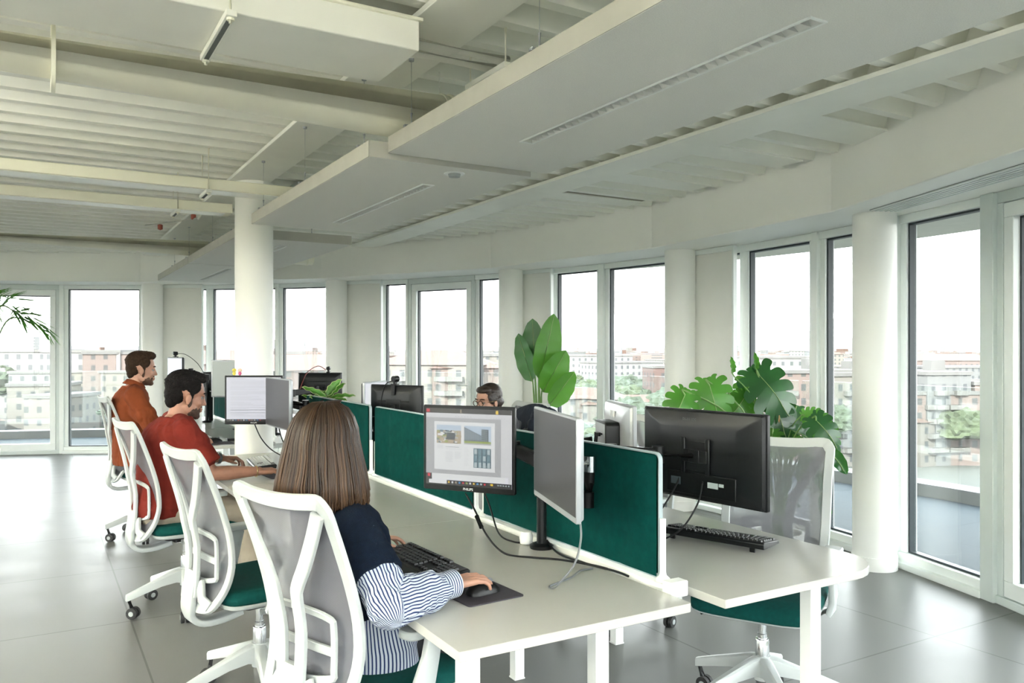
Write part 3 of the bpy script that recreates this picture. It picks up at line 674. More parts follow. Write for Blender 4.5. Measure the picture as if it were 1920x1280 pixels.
# ------------------------------------------------------------------ monitors (screen faces +X)
def monitor(name, label, c, nrm, w_, h_, tilt=0, content=None, bm=None, bz=.012, bzb=None, style='black', logo=None, screen='off'):
    rz = atan2(nrm[1], nrm[0]); bm = bm or M_black; bzb = bzb or bz
    t = thing(name, label, 'monitor', c, rz); t.rotation_euler[1] = tilt
    g = G(); M_ = Matrix(((0, 0, 1), (1, 0, 0), (0, 1, 0)))
    g.prism(rrect(w_, h_, .006, 2), -.016, 0, M_); g.build('housing', bm, t, sharp=30, bevel=.002)
    S = []
    for x, k in ((-.016, .985), (-.028, .95), (-.040, .80), (-.044, .62)): S.append([Vector((x, a*k, b_*k)) for a, b_ in rrect(w_, h_, .01, 2)])
    g = G(); g.loft(S); rs = g.build('rear_shell', M_blackm if style == 'black' else bm, t, sharp=25, bevel=.003)
    sw, sh = w_-2*bz, h_-bz-bzb; zc = (bzb-bz)/2
    g = G(); g.prism(rrect(sw, sh, .001, 1), -.0005, .0008, M_, c=(0, 0, zc))
    sm = {'off': mat('dark_screen_glass', (.012, .013, .014), .12, coat=.3), 'grey': emat('grey_screen', (.035, .035, .034), 1), 'white': emat('white_screen', (.72, .73, .80), 1), 'green': emat('greenish_screen', (.48, .53, .46), 1), 'blue': emat('bluish_screen', (.70, .78, .9), 1)}[screen]
    scn = g.build('screen', sm, t, sharp=30)
    g = G(); g.box((-.047, 0, 0), (.006, .115, .115)); g.box((-.055, 0, 0), (.014, .05, .05)); g.build('mount_plate', M_blackm, t, bevel=.002)
    if content: content(t, scn, sw, sh, zc)
    return t
def quads(t, parent, items, name='screen_image', x=.0016):
    """items: (u0,v0,u1,v1,material) in fractions of the screen; one mesh"""
    ms = []; g = G()
    for k, (a, b, c_, d, m, sw, sh, zc) in enumerate(items):
        if m not in ms: ms.append(m)
        g.mi = ms.index(m); e = x+k*.000015
        g.add([(e, -sw/2+a*sw, zc+sh/2-b*sh), (e, -sw/2+c_*sw, zc+sh/2-b*sh), (e, -sw/2+c_*sw, zc+sh/2-d*sh), (e, -sw/2+a*sw, zc+sh/2-d*sh)], [(0, 3, 2, 1)])
    return g.build(name, ms, parent, sharp=0)
E_dark = emat('screen_dark', (.015, .015, .018)); E_grey = emat('screen_midgrey', (.40, .41, .42)); E_page = emat('screen_page', (.72, .74, .74)); E_bar = emat('screen_toolbar', (.62, .63, .64)); E_txt = emat('screen_text', (.30, .31, .33)); E_red = emat('screen_red', (.7, .03, .06))
E_sky = emat('screen_sky', (.45, .55, .65)); E_bld = emat('screen_building', (.05, .07, .09)); E_tan = emat('screen_tan', (.42, .34, .24)); E_grn = emat('screen_green', (.30, .38, .08)); E_teal = emat('screen_facade', (.10, .19, .23)); E_lt = emat('screen_facade_light', (.40, .48, .50)); E_blue = emat('screen_blue', (.05, .3, .65)); E_yel = emat('screen_yellow', (.8, .55, .06)); E_txt2 = emat('screen_text_pale', (.48, .49, .52))
def doc_page(t, scn, sw, sh, zc):
    I = []
    def q(a, b, c_, d, m): I.append((a, b, c_, d, m, sw, sh, zc))
    q(0, 0, 1, .06, E_dark); q(0, .06, .96, .12, E_bar); q(.96, .06, 1, 1, E_bar); q(0, .12, .92, .855, E_grey); q(.10, .17, .81, .80, E_page); q(.88, .12, .96, .855, E_bar)
    q(.0, .855, .93, .93, E_page); q(.0, .855, .07, .94, E_dark); q(.005, .01, .045, .05, E_red); q(.02, .86, .05, .90, E_red); q(.41, .01, .425, .055, E_tan); q(.82, .01, .85, .055, E_yel)
    q(0, .935, 1, 1, E_dark); q(.035, .935, .25, .985, E_page)
    for i in range(11): q(.265+.042*i, .948, .285+.042*i, .972, (E_yel, E_page, E_tan, E_blue, E_red, E_grn, E_page, E_yel, E_blue, E_lt, E_red)[i])
    q(.76, .945, .79, .972, E_yel); 
    for i in range(5): q(.84+.03*i, .95, .855+.03*i, .968, E_lt)
    for i in range(6): q(.35+.035*i, .095, .368+.035*i, .105, E_txt2); q(.76+.03*i, .105, .775+.03*i, .112, E_txt2)
    # photo 1: aerial town view
    a, b, c_, d = .13, .215, .42, .455
    q(a, b, c_, d, E_tan); q(a, b, c_, b+.07, E_sky); rn = random.Random(3)
    for i in range(90):
        x = a+rn.random()*(c_-a-.03); y = b+.065+rn.random()*(d-b-.09); s_ = .008+rn.random()*.02
        q(x, y, x+s_*1.4, y+s_, rn.choice([E_tan, E_bld, E_grn, E_lt, E_teal, E_tan, E_page]))
    q(a+.12, b+.10, a+.22, d-.05, E_bld)
    # photo 2: angular building
    a, b, c_, d = .46, .215, .77, .455
    q(a, b, c_, d, E_sky); q(a+.20, b+.04, a+.28, d-.04, E_bld)
    for i in range(16):
        x = a+i*.0125; y = b+.02+i*.0065; q(x, y, x+.010, d-.045, E_bld); q(x+.002, y+.01, x+.005, d-.06, E_lt)
    for i in range(6):
        for j in range(6): q(a+.205+i*.012, b+.05+j*.025, a+.211+i*.012, b+.065+j*.025, E_lt)
    q(a, d-.045, c_, d-.02, E_grn); q(a, d-.02, c_, d, E_grey)
    # photo 3: facade
    a, b, c_, d = .57, .50, .77, .75
    q(a, b, c_, d, E_teal)
    for i in range(4):
        for j in range(2): q(a+.008+i*.05, b+.01+j*.085, a+.04+i*.05, b+.075+j*.085, E_lt if (i+j) % 3 == 0 else emat('screen_window', (.16, .26, .30)))
        q(a+.008+i*.05, b+.18, a+.04+i*.05, d-.005, E_lt); q(a+.043+i*.05, b, a+.049+i*.05, d, E_bld)
    q(.24, .495, .40, .502, E_txt); q(.24, .522, .43, .526, E_txt2); q(.60, .158, .72, .16, E_txt2)
    for i in range(12):
        q(.24, .56+i*.012, .32+.004*(i % 3), .563+i*.012, E_txt2)
        if i < 8: q(.35, .56+i*.012, .43-.006*(i % 4), .563+i*.012, E_txt2)
        q(.46, .50+i*.02, .50+.01*(i % 3), .503+i*.02, E_txt2)
        if i < 4: q(.14, .48+i*.012, .21, .483+i*.012, E_txt2)
    quads(t, scn, I)
    text('PHILIPS', .014, mat('logo_silver', (.75, .76, .78), .3), t, (.0012, .0, -h1/2+.010), (R(90), 0, R(90)), 'brand_lettering')
def text_page(t, scn, sw, sh, zc):
    I = []
    def q(a, b, c_, d, m): I.append((a, b, c_, d, m, sw, sh, zc))
    q(0, .95, 1, 1, E_dark); rn = random.Random(5); q(.02, .03, .35, .037, E_txt2)
    for i in range(34):
        if i % 5 == 4: continue
        q(.07, .08+i*.024, .07+rn.uniform(.25, .85), .086+i*.024, E_txt2)
    for yy in (.74, .80): q(.07, yy, .97, yy+.008, E_txt)
    for i in range(12): q(.06+.05*i, .962, .08+.05*i, .985, (E_tan, E_page, E_blue, E_red)[i % 4])
    quads(t, scn, I); text('PHILIPS', .014, mat('logo_silver', (.75, .76, .78), .3), t, (.0012, 0, -h1/2+.010), (R(90), 0, R(90)), 'brand_lettering')
def small_page(t, scn, sw, sh, zc):
    I = [(.12, .08, .9, .95, E_page, sw, sh, zc), (.3, .35, .75, .7, E_txt2, sw, sh, zc)]
    quads(t, scn, I)
h1 = .342
monitor('monitor', 'black square-format monitor showing a document page with building photos', (1.485, 2.865, 1.105), (-.817, -.577), .408, .342, 0, doc_page, bz=.013, bzb=.022, screen='white')
def back_details(t, scn, sw, sh, zc):
    w_, h_ = .61, .355
    g = G(); g.box((-.0185, 0, h_*.30), (.012, .26, .006)); g.build('vent_slot', mat('vent_black', (.004, .004, .004), .9), t)
    text('PHILIPS', .022, mat('dim_logo', (.05, .052, .055), .3), t, (-.0405, .04, h_*.385), (R(90), 0, R(-90)), 'brand_lettering')
    g = G(); g.box((-.046, -.02, -.11), (.008, .34, .085)); pc = g.build('port_recess', M_black, t, bevel=.003)
    g = G(); g.box((-.0515, -.085, -.105), (.0015, .05, .022)); g.box((-.0515, -.125, -.10), (.0015, .022, .012)); g.build('sticker', mat('sticker_white', (.45, .52, .53), .5), pc)
    g = G(); g.box((-.0515, .10, -.105), (.001, .05, .03)); g.build('port_label', mat('port_label', (.06, .08, .09), .5), pc)
    for a, b in ((.06, .045), (-.06, .045), (.06, -.055), (-.06, -.055)):
        g = G(); g.tube([(-.052, a, b), (-.056, a, b)], .006, 8); g.build('screw', M_chrome, t)
    g = G(); g.box((-.053, .06, 0), (.008, .02, .14)); g.box((-.053, -.06, 0), (.008, .02, .14)); g.box((-.053, 0, .0), (.010, .12, .05)); g.build('mount_bracket', M_blackm, t, bevel=.003)
monitor('monitor', 'large black monitor seen from behind at right, on a jointed arm', (2.27, 2.365, 1.085), (.99, .11), .61, .355, 0, back_details, screen='grey')
monitor('monitor', 'silver-edged dark monitor turned sideways, right of the document screen', (1.53, 2.32, 1.122), (-.95, .31), .545, .33, 0, None, bm=M_silver, bz=.008, bzb=.02, style='silver', screen='grey')
t12 = monitor('monitor', 'silver-backed monitor with black box on its rear, left of the large black monitor', (2.335, 2.96, 1.09), (.92, -.40), .48, .33, 0, None, bm=M_silver, style='silver', screen='grey')
g = G(); g.prism(rrect(.20, .21, .02), -.11, -.044, Matrix(((0, 0, 1), (1, 0, 0), (0, 1, 0))), c=(0, -.02, -.02)); bx = g.build('rear_box', M_black, t12, sharp=30, bevel=.004)
g = G(); g.box((-.1105, -.02, -.02), (.002, .18, .19)); g.build('silver_cover', M_silver, t12, bevel=.001)
g = G()
for k in range(3): g.box((-.0455, .05-.035*k, .115), (.001, .022, .03))
g.build('reflective_mark', mat('bright_mark', (.8, .84, .85), .2), t12)
g = G()
for k in range(3): g.tube([(-.112, -.03-.02*k, .03), (-.135, -.03-.02*k, .025), (-.14, -.02-.02*k, -.04)], .004, 6); g.lathe([(.01, -.008), (.01, .008)], 8, (-.13, -.03-.02*k, .028))
g.build('plug', M_black, t12)
monitor('monitor', 'black monitor seen from behind with webcam on top, behind the second divider', (2.04, 4.93, 1.12), (.88, .47), .43, .30, 0, lambda t, a, b, c_, d: [G().box((-.0435, 0, .045), (.006, .26, .010)).build('vent_slot', mat('vent_black', (.004,)*3, .9), t)], screen='grey')
monitor('monitor', 'narrow-looking pale-screened monitor left of the webcam monitor', (2.09, 5.45, 1.12), (.72, -.69), .40, .31, 0, small_page, bm=M_silver, screen='white')
monitor('monitor', 'black monitor seen from behind above the leafy desk plant', (2.40, 7.75, 1.11), (.45, .89), .42, .33, 0, lambda t, a, b, c_, d: [G().box((-.0435, 0, .08), (.006, .22, .008)).build('vent_slot', mat('vent_black', (.004,)*3, .9), t)], screen='grey')
monitor('monitor', 'black square-format monitor showing lines of text, in front of the column', (1.33, 5.84, 1.145), (-.50, -.866), .408, .345, 0, text_page, bz=.013, bzb=.022, screen='white')
monitor('monitor', 'dark silver-edged monitor turned sideways, right of the text-showing monitor', (1.405, 5.50, 1.14), (-.99, -.03), .55, .335, 0, None, bm=M_silver, bz=.008, style='silver', screen='grey')
monitor('monitor', 'greenish-screened monitor with pale frame just left of the column', (1.575, 7.66, 1.235), (-.55, -.83), .44, .34, 0, None, bm=M_silver, screen='green')
monitor('monitor', 'black monitor edge-on between greenish screen and text-showing monitor', (1.66, 7.36, 1.22), (-.97, -.25), .50, .34, 0, None, screen='grey')
monitor('monitor', 'small bright screen behind the two men, with webcam and cable', (1.25, 9.0, 1.28), (-.97, -.22), .40, .28, 0, None, screen='blue')
# webcams
def webcam(label, loc, rz):
    t = thing('webcam', label, 'webcam', loc, rz)
    g = G(); g.tube([(-.03, 0, .035), (-.028, 0, .035), (.012, 0, .035), (.016, 0, .035)], [.014, .019, .021, .014], 18); g.build('webcam_body', M_black, t, sharp=40)
    g = G(); g.tube([(.014, 0, .035), (.018, 0, .035)], .011, 14); g.build('lens', M_grey, t)
    g = G(); g.box((-.008, 0, .012), (.02, .02, .022)); g.box((-.01, 0, .001), (.045, .04, .006)); g.box((-.031, 0, -.035), (.006, .03, .07)); g.build('clip', M_black, t, bevel=.002)
webcam('round black webcam clipped on the monitor behind the second divider', (2.035-.012, 4.925-.006, 1.274), R(28))
webcam('small webcam clipped on top of the black monitor above the desk plant', (2.49, 7.78, 1.279), R(63))
webcam('tiny webcam on the small bright screen behind the two men', (1.245, 8.97, 1.424), R(193))
# monitor arms
def arm(label, base, top, joints, mount, branch=None):
    t = thing('monitor_mount', label, 'monitor mount', base)
    b = Vector(base)
    g = G(); g.lathe([(.045, .0), (.047, .012), (.03, .02), (.0, .021)], 24); g.box((0, 0, -.03), (.05, .07, .008)) if False else None; g.build('clamp_base', M_black, t, sharp=40)
    g = G(); g.lathe([(.0, .0), (.019, .01), (.019, top)], 20); g.build('pole', M_blackm, t, sharp=40)
    g = G(); g.lathe([(.026, top*.55), (.027, top*.56), (.027, top*.72), (.026, top*.73)], 20); g.build('collar', M_black, t, sharp=40); g = G(); g.lathe([(.028, top-.06), (.03, top-.05), (.03, top), (.0, top+.004)], 20); g.build('pivot_cap', M_black, t, sharp=40)
    J = [Vector((0, 0, top-.03))]+[Vector(j)-b for j in joints]
    for p, q in zip(J, J[1:]):
        g = G(); d = (q-p); g.sweep([p, p+d*.1, p+d*.9, q], [.035, .055, .048, .03], .038, Vector((0, 0, 1)).cross(d).normalized()); g.lathe([(.0, -.034), (.024, -.033), (.024, .033), (0, .034)], 16, q); g.build('arm_link', M_black, t, sharp=45)
    g = G(); q, m_ = J[-1], Vector(mount)-b; g.tube([q, m_], .014, 10); g.build('tilt_head', M_black, t)
    if branch:
        J = [Vector((0, 0, top*.55))]+[Vector(j)-b for j in branch]
        for i, (p, q) in enumerate(zip(J, J[1:])):
            g = G(); g.tube([p, p.lerp(q, .5), q], .020 if i < 2 else .014, 12); g.lathe([(0, -.03), (.026, -.028), (.026, .028), (0, .03)], 16, p if i else q); g.build('arm_link', M_blackm if i != 2 else M_chrome, t, sharp=45)
    return t
arm('black clamp arm on front desk holding the document and sideways monitors', (1.675, 2.62, .74), .36, [(1.66, 2.80, 1.10), ], (1.53, 2.90, 1.105), [(1.72, 2.38, .96), (1.722, 2.365, 1.09), (1.60, 2.335, 1.11)])
arm('black arm reaching over the divider to the large black monitor', (1.835, 2.62, .74), .36, [(1.93, 2.52, 1.10), (2.10, 2.44, 1.09)], (2.215, 2.37, 1.085))
arm('black arm behind the silver-backed monitor', (1.84, 3.05, .74), .30, [(2.0, 3.16, 1.06)], (2.20, 3.01, 1.09))
arm('black arm beside the webcam monitor on the right row', (1.84, 4.80, .74), .34, [(1.9, 4.84, 1.08)], (1.99, 4.90, 1.12))
arm('black arm behind the narrow pale-screened monitor', (1.85, 5.55, .74), .34, [(1.95, 5.6, 1.08)], (2.05, 5.49, 1.12))
arm('black arm reaching to the monitor above the desk plant', (1.85, 7.3, .74), .36, [(2.05, 7.45, 1.10), (2.3, 7.55, 1.12)], (2.375, 7.70, 1.11))
arm('black arm holding the text-showing monitor before the column', (1.66, 5.75, .74), .38, [(1.55, 5.9, 1.12)], (1.37, 5.89, 1.145))
arm('black arm holding the sideways monitor before the column', (1.655, 5.45, .74), .38, [(1.6, 5.5, 1.12)], (1.455, 5.50, 1.14))
arm('black arm behind the greenish-screened monitor', (1.66, 7.95, .74), .46, [(1.64, 7.85, 1.2)], (1.60, 7.71, 1.23))
arm('black arm behind the edge-on black monitor', (1.70, 7.25, .74), .46, [(1.71, 7.3, 1.19)], (1.705, 7.37, 1.22))
arm('bulky black arm on a pole between the two men, farther back', (1.55, 8.9, .74), .50, [(1.40, 8.95, 1.27)], (1.30, 9.01, 1.28))
t = thing('docking_unit', 'black box with white cap on the far pole, seen past the man in red', 'docking box', (1.62, 9.12, 1.0))
g = G(); g.prism(rrect(.16, .2, .02), .06, .26); g.build('box_body', M_black, t, bevel=.01); g = G(); g.box((0, 0, -.105), (.05, .05, .31)); g.build('box_post', M_black, t); g = G(); g.box((-.06, -.07, .03), (.08, .04, .03)); g.build('white_cap', M_metalw, t, bevel=.006)
t = thing('wedge_box', 'dark grey slanted box on the divider end, beside silver-backed monitor', 'box', (1.86, 2.86, .74))
g = G(); g.prism([(-.05, 0), (.04, 0), (.05, .02), (.02, .05), (-.03, .05)], -.03, .03, Matrix(((1, 0, 0), (0, 0, 1), (0, 1, 0))), c=(0, 0, .385)); g.build('wedge_body', M_black, t, bevel=.004)
g = G(); g.box((0, 0, .19), (.03, .03, .385)); g.build('wedge_post', M_black, t)
# keyboards
def keyboard(label, loc, rz, wrist=True, keys=True, white=False, tilt=0):
    t = thing('keyboard', label, 'keyboard', loc, rz); L, W_ = .44, .135   # long side local Y, front (wrist side) local -X
    S = []
    for x, z in ((-W_/2, .010), (W_/2, .026)): pass
    g = G(); M_ = Matrix(((0, 1, 0), (0, 0, 1), (1, 0, 0)))
    pr = [(-W_/2, .0), (W_/2, .0), (W_/2+.004, .020), (W_/2-.004, .027), (-W_/2+.004, .015), (-W_/2-.003, .008)]
    g.loft([[Vector((x, -L/2, z)) for x, z in pr], [Vector((x, L/2, z)) for x, z in pr]]); g.build('keyboard_case', M_blackm, t, sharp=30, bevel=.003)
    if wrist:
        g = G(); g.loft([[Vector((-W_/2-.003, y, .001)), Vector((-W_/2-.003, y, .012)), Vector((-W_/2-.03, y, .012)), Vector((-W_/2-.05-(.008*cos(y*6)), y, .005)), Vector((-W_/2-.05-(.008*cos(y*6)), y, .001))] for y in [-L/2+L*i/12 for i in range(13)]]); g.build('wrist_rest', M_blackm, t, sharp=40, bevel=.002)
    for s_ in (-1, 1):
        if tilt: g = G(); g.box((W_/2-.012, s_*(L/2-.05), -.008), (.008, .02, .018)); g.build('foot', M_black, t)
    if not keys: 
        g = G(); g.box((0, 0, .0235), (.11, .42, .003), M=Matrix.Rotation(-.09, 3, 'Y')); g.build('key_field', M_keyw if white else M_key, t); return t
    ka = None
    rows = [(.055, 15, 0), (.029, 15, 0), (.0105, 14, .004), (-.008, 13, .008), (-.0265, 12, .012), (-.045, 8, 0)]
    def key(x, y, wy):
        nonlocal ka
        if wy not in KC:
            gg = G(); gg.loft([[Vector((a*.0082, b*wy/2, 0)) for a, b in ((-1, -1), (1, -1), (1, 1), (-1, 1))], [Vector((a*.0066, b*(wy/2-.0018), .007)) for a, b in ((-1, -1), (1, -1), (1, 1), (-1, 1))]])
            k_ = gg.build('key', M_key, None, sharp=20); KC[wy] = k_.data; bpy.data.objects.remove(k_)
        k_ = bpy.data.objects.new('key', KC[wy] if not white else KW(wy)); col.objects.link(k_); k_.parent = t
        k_.location = (x, y, .0205+x*.088); k_.rotation_euler = (0, -.088, 0)
    for x, n, off in rows:     # main block (left = +Y side)
        if n == 8:
            for y, wy in ((.199, .022), (.175, .020), (.151, .022), (.088, .098), (.024, .020), (.001, .020), (-.021, .020), (-.043, .019)): key(x, y, wy)
            for y in (-.075, -.094, -.113, -.139, -.158+.0, -.196): key(x, y, .0165)
        else:
            st = (.262)/n
            for i in range(n): key(x, .208-st*(i+.5), round(st-.002, 4))
            for y in (-.075, -.094, -.113): 
                if x > .0 or False: key(x, y, .0165)
            for y in (-.139, -.158, -.177, -.196):
                if x < .05: key(x, y, .0165)
    return t
KC = {}; KCW = {}
def KW(wy):
    if wy not in KCW: d_ = KC[wy].copy(); d_.materials.clear(); d_.materials.append(M_keyw); KCW[wy] = d_
    return KCW[wy]
keyboard('black keyboard with wrist rest under the hand of the woman in navy', (1.175, 2.625, .7405), R(3))
keyboard('black keyboard lying alone on the right round-cornered desk', (2.32, 2.34, .7575), R(198), wrist=False, tilt=1)
keyboard('white-keyed keyboard between the hands of the man in rust-red t-shirt', (1.29, 5.46, .7405), R(-6), wrist=False, white=True)
keyboard('keyboard on the desk of the man in orange, partly behind red sleeve', (1.22, 7.30, .7405), R(0), wrist=False, keys=False, white=True)
def mouse(label, loc, rz):
    t = thing('computer_mouse', label, 'mouse', loc, rz)
    g = G(); S = []
    for x, w_, h_ in ((-.055, .012, .008), (-.05, .024, .02), (-.03, .031, .034), (0, .032, .038), (.03, .030, .031), (.05, .024, .018), (.058, .012, .008)):
        S.append([Vector((x, w_*cos(pi*k/10), h_*sin(pi*k/10)+.001)) for k in range(11)])
    g.loft(S); g.build('mouse_body', M_black, t, sharp=50)
    g = G(); g.tube([(.028, -.003, .033), (.028, .003, .033)], .009, 12); g.build('scroll_wheel', M_grey, t)
mouse('black mouse under the right hand of the woman in navy', (1.20, 2.218, .7445), R(8))
mouse('black mouse under the right hand of the man in orange', (1.27, 6.93, .7445), R(10))
mouse('black mouse under the right hand of the man in rust-red t-shirt', (1.31, 4.90, .7445), R(5))
def pad(label, c, w_, h_, rz):
    g = G(); g.prism(rrect(w_, h_, .012, 4), 0, .0035); o = g.build('mouse_pad', M_pad, sharp=30, loc=(c[0], c[1], .7405), rz=rz); tag(o, label, 'mouse pad')
pad('dark purple mouse pad under the hand of the woman in navy', (1.195, 2.235, 0), .20, .22, R(4))
pad('black mouse pad under the hand of the man in rust-red t-shirt', (1.29, 4.92, 0), .2, .2, R(5))
pad('black mouse pad under the hand of the man in orange', (1.29, 6.86, 0), .2, .2, 0)
g = G(); g.prism([(-.15, -.105), (.15, -.105), (.15, .105), (-.15, .105)], 0, .0006); tag(g.build('paper_sheet', M_paper, loc=(1.10, 5.30, .7405), rz=R(20)), 'white paper sheet under the wrists of the man in rust-red t-shirt', 'paper')
g = G(); g.box((0, 0, .012), (.09, .06, .02)); g.box((.03, 0, .03), (.02, .05, .03)); tag(g.build('phone_stand', M_black, loc=(1.42, 7.0, .7405), bevel=.003), 'small black object on desk edge left of the column', 'phone stand')
# cables
def cable(label, P, r=.0035, m=None, k=8):
    g = G(); g.tube(smooth_path(P, k), r, 8); return tag(g.build('cable', m or M_black, sharp=60), label, 'cable')
t = cable('black cable hanging from document monitor, with a thick ferrite bead', [(1.475, 2.87, .93), (1.50, 2.83, .86), (1.49, 2.72, .79), (1.50, 2.60, .7455), (1.56, 2.50, .745), (1.63, 2.42, .745), (1.685, 2.30, .745), (1.70, 2.24, .745)], .004)
g = G(); g.tube([(1.497, 2.815, .845), (1.491, 2.765, .812)], .009, 12); g.build('ferrite_bead', M_black, t)
cable('thin black cable dropping behind document monitor to the pole base', [(1.60, 2.98, .95), (1.63, 2.95, .85), (1.60, 2.82, .765), (1.62, 2.74, .746), (1.66, 2.70, .745)], .0035)
cable('looped grey cable falling from the sideways monitor onto the front desk', [(1.50, 2.12, .96), (1.49, 2.10, .90), (1.45, 2.08, .83), (1.40, 2.11, .76), (1.42, 2.17, .745), (1.52, 2.20, .75), (1.60, 2.26, .747), (1.66, 2.27, .745)], .0035, M_grey)
cable('black cable running along the rail beneath the nearest divider', [(1.70, 2.62, .765), (1.67, 2.50, .747), (1.67, 2.35, .747), (1.70, 2.2, .747), (1.705, 2.13, .745)], .004)
cable('left black cable curving down from the large black monitor', [(2.215, 2.44, 1.0), (2.19, 2.46, .93), (2.12, 2.50, .82), (2.03, 2.58, .746), (1.95, 2.66, .745)], .0035)
cable('right black cable curving down from the large black monitor', [(2.22, 2.32, .99), (2.20, 2.33, .90), (2.13, 2.36, .80), (2.05, 2.45, .748), (1.96, 2.56, .745)], .0035)
cable('thin cable lying before the lone keyboard on right desk', [(2.28, 2.55, .748), (2.18, 2.53, .7445), (2.10, 2.44, .744), (2.0, 2.42, .744), (1.93, 2.52, .744)], .002, M_grey)
cable('black cable below the text-showing monitor before the column', [(1.33, 5.82, .98), (1.36, 5.74, .88), (1.42, 5.66, .80), (1.52, 5.6, .75), (1.62, 5.55, .745)], .004)
cable('second cable near the column, joining the divider rail', [(1.44, 5.6, .98), (1.48, 5.62, .86), (1.56, 5.60, .76), (1.66, 5.6, .75)], .0035)
cable('red and black cable looping from webcam above the desk plant', [(2.46, 7.77, 1.30), (2.36, 7.70, 1.34), (2.20, 7.52, 1.28), (2.1, 7.4, 1.14)], .004, mat('dark_red_cable', (.2, .03, .03), .5))
cable('thin black cable arching from webcam on the small bright screen', [(1.245, 8.96, 1.45), (1.34, 8.93, 1.45), (1.45, 8.88, 1.36), (1.52, 8.86, 1.24)], .003)
cable('black cable falling from the webcam behind the second divider', [(2.01, 4.91, 1.30), (1.97, 4.97, 1.27), (1.95, 5.0, 1.15), (1.95, 4.98, 1.08)], .003)
t = thing('white_plug', 'white round plug beside the pole base on the front desk', 'plug', (1.655, 2.70, .74)); g = G(); g.lathe([(0, 0), (.024, .004), (.028, .03), (.02, .05), (0, .054)], 16); g.build('plug_body', M_metalw, t)
# two tiny toy figures on the text monitor
for (dx, m_, lab) in ((-.14, mat('toy_yellow', (.7, .6, .1), .5), 'tiny yellow toy figure standing on top of the text-showing monitor'), (-.10, mat('toy_pink', (.6, .12, .25), .5), 'tiny pink toy figure standing on top of the text-showing monitor')):
    p = Vector((1.33, 5.84, 0))+Vector((.866, -.5, 0))*dx+Vector((.004, .007, 0))
    t = thing('toy_figure', lab, 'toy', (p.x, p.y, 1.318)); g = G(); g.ell((0, 0, .014), (.012, .012, .015)); g.build('toy_body', m_, t); g = G(); g.ell((0, 0, .036), (.015, .013, .013)); g.build('toy_head', mat('toy_cream', (.7, .5, .4), .5) if dx > -.12 else m_, t)
# small boxes under desk edge (tray) of front desk
t = thing('cable_basket', 'dark metal cable tray hanging under the front desk', 'cable tray', (1.45, 2.2, 0)); g = G(); g.box((.10, .25, .64), (.16, .9, .004)); g.box((.02, .25, .675), (.004, .9, .07)); g.box((.18, .25, .675), (.004, .9, .07)); g.build('basket_shell', M_grey, t)
# ================================================================== PLANTS
def leafobj(name, V, F, m, parent, org, head, pitch, roll=0):
    """leaf in local x-forward, z-up; head = compass angle, pitch up from level"""
    M_ = Matrix.Rotation(head, 3, 'Z') @ Matrix.Rotation(-pitch, 3, 'Y') @ Matrix.Rotation(roll, 3, 'X')
    g = G(); g.add([M_ @ Vector(v)+Vector(org) for v in V], F); return g.build(name, m, parent, sharp=75)
def monstera_leaf(L, droop=.8, seed=0, cuts=True):
    rn = random.Random(seed); V = []; F = []
    ang = [168, 140, 112, 88, 70, 54, 38, 22]; st = [0, .0, .04, .14, .27, .42, .58, .76]; ln = [.24, .36, .46, .50, .49, .45, .38, .30]
    n = len(ang)
    def fin(x, y): return (x, y, -droop*(max(0, x)**2*1.0/L)*.6-abs(y)*.22*(1-.5*abs(y)/L)+.06*L*sin(3*x/L))
    for s_ in (-1, 1):
        cen = []
        for k in range(n):
            a = R(ang[k]); l_ = ln[k]*L*rn.uniform(.95, 1.05); o = st[k]*L; cen.append((o, a, l_))
        def P(k, rho):
            o, a, l_ = cen[k]; return Vector((o+cos(a)*l_*rho, s_*sin(a)*l_*rho))
        fr = .58
        bnd = []   # shared boundary rays between neighbours at rho 0 and fr
        for k in range(n+1):
            if k == 0: bnd.append((Vector((0, 0)), P(0, fr)+Vector((0, -s_*.06*L))))
            elif k == n: bnd.append((Vector((L*.94, 0)), Vector((L*.985, s_*.012*L))))
            else: bnd.append(((P(k-1, 0)+P(k, 0))/2, (P(k-1, fr)+P(k, fr))/2))
        for k in range(n):
            c0, c1 = bnd[k], bnd[k+1]; rows = [(c0[0], P(k, 0), c1[0])]; rows.append((c0[0].lerp(c0[1], .5), P(k, fr*.5), c1[0].lerp(c1[1], .5))); rows.append((c0[1], P(k, fr), c1[1]))
            wv = (c1[1]-c0[1])/2
            gap = .93 if (k in (0,) or not cuts) else .90
            for rho, f in ((.68, gap*1.06), (.80, gap*1.06), (.90, gap*.98), (.97, gap*.74), (1.0, .25)):
                q = P(k, rho); 
                # curve towards the tip
                q = q+Vector((.10*L*(rho-.58)**1.5, 0)); rows.append((q-wv*f, q, q+wv*f))
            b0 = len(V)
            for row in rows:
                for p in row: V.append(fin(p.x, p.y))
            for i in range(len(rows)-1):
                for j in range(2):
                    f = (b0+i*3+j, b0+i*3+j+1, b0+(i+1)*3+j+1, b0+(i+1)*3+j); F.append(f if s_ > 0 else f[::-1])
    return V, F
def paddle(L, W_, fold=.25, bend=.15, curl=0, n=14, asym=.0):
    V = []; F = []; m_ = 8
    for i in range(n+1):
        t = i/n; w_ = W_*.5*(sin(pi*min(1, t**.8*1.0))**.55 if 0 < t < 1 else .02); x = L*t; z = -bend*L*t*t
        for j in range(m_+1):
            v = 2*j/m_-1; a = abs(v); V.append((x, v*w_*(1-.25*fold*a), z+fold*w_*(a**1.3)+(.006*sin(22*t)*a)+curl*w_*a*a*t))
    for i in range(n):
        for j in range(m_): F.append((i*(m_+1)+j, i*(m_+1)+j+1, (i+1)*(m_+1)+j+1, (i+1)*(m_+1)+j))
    return V, F
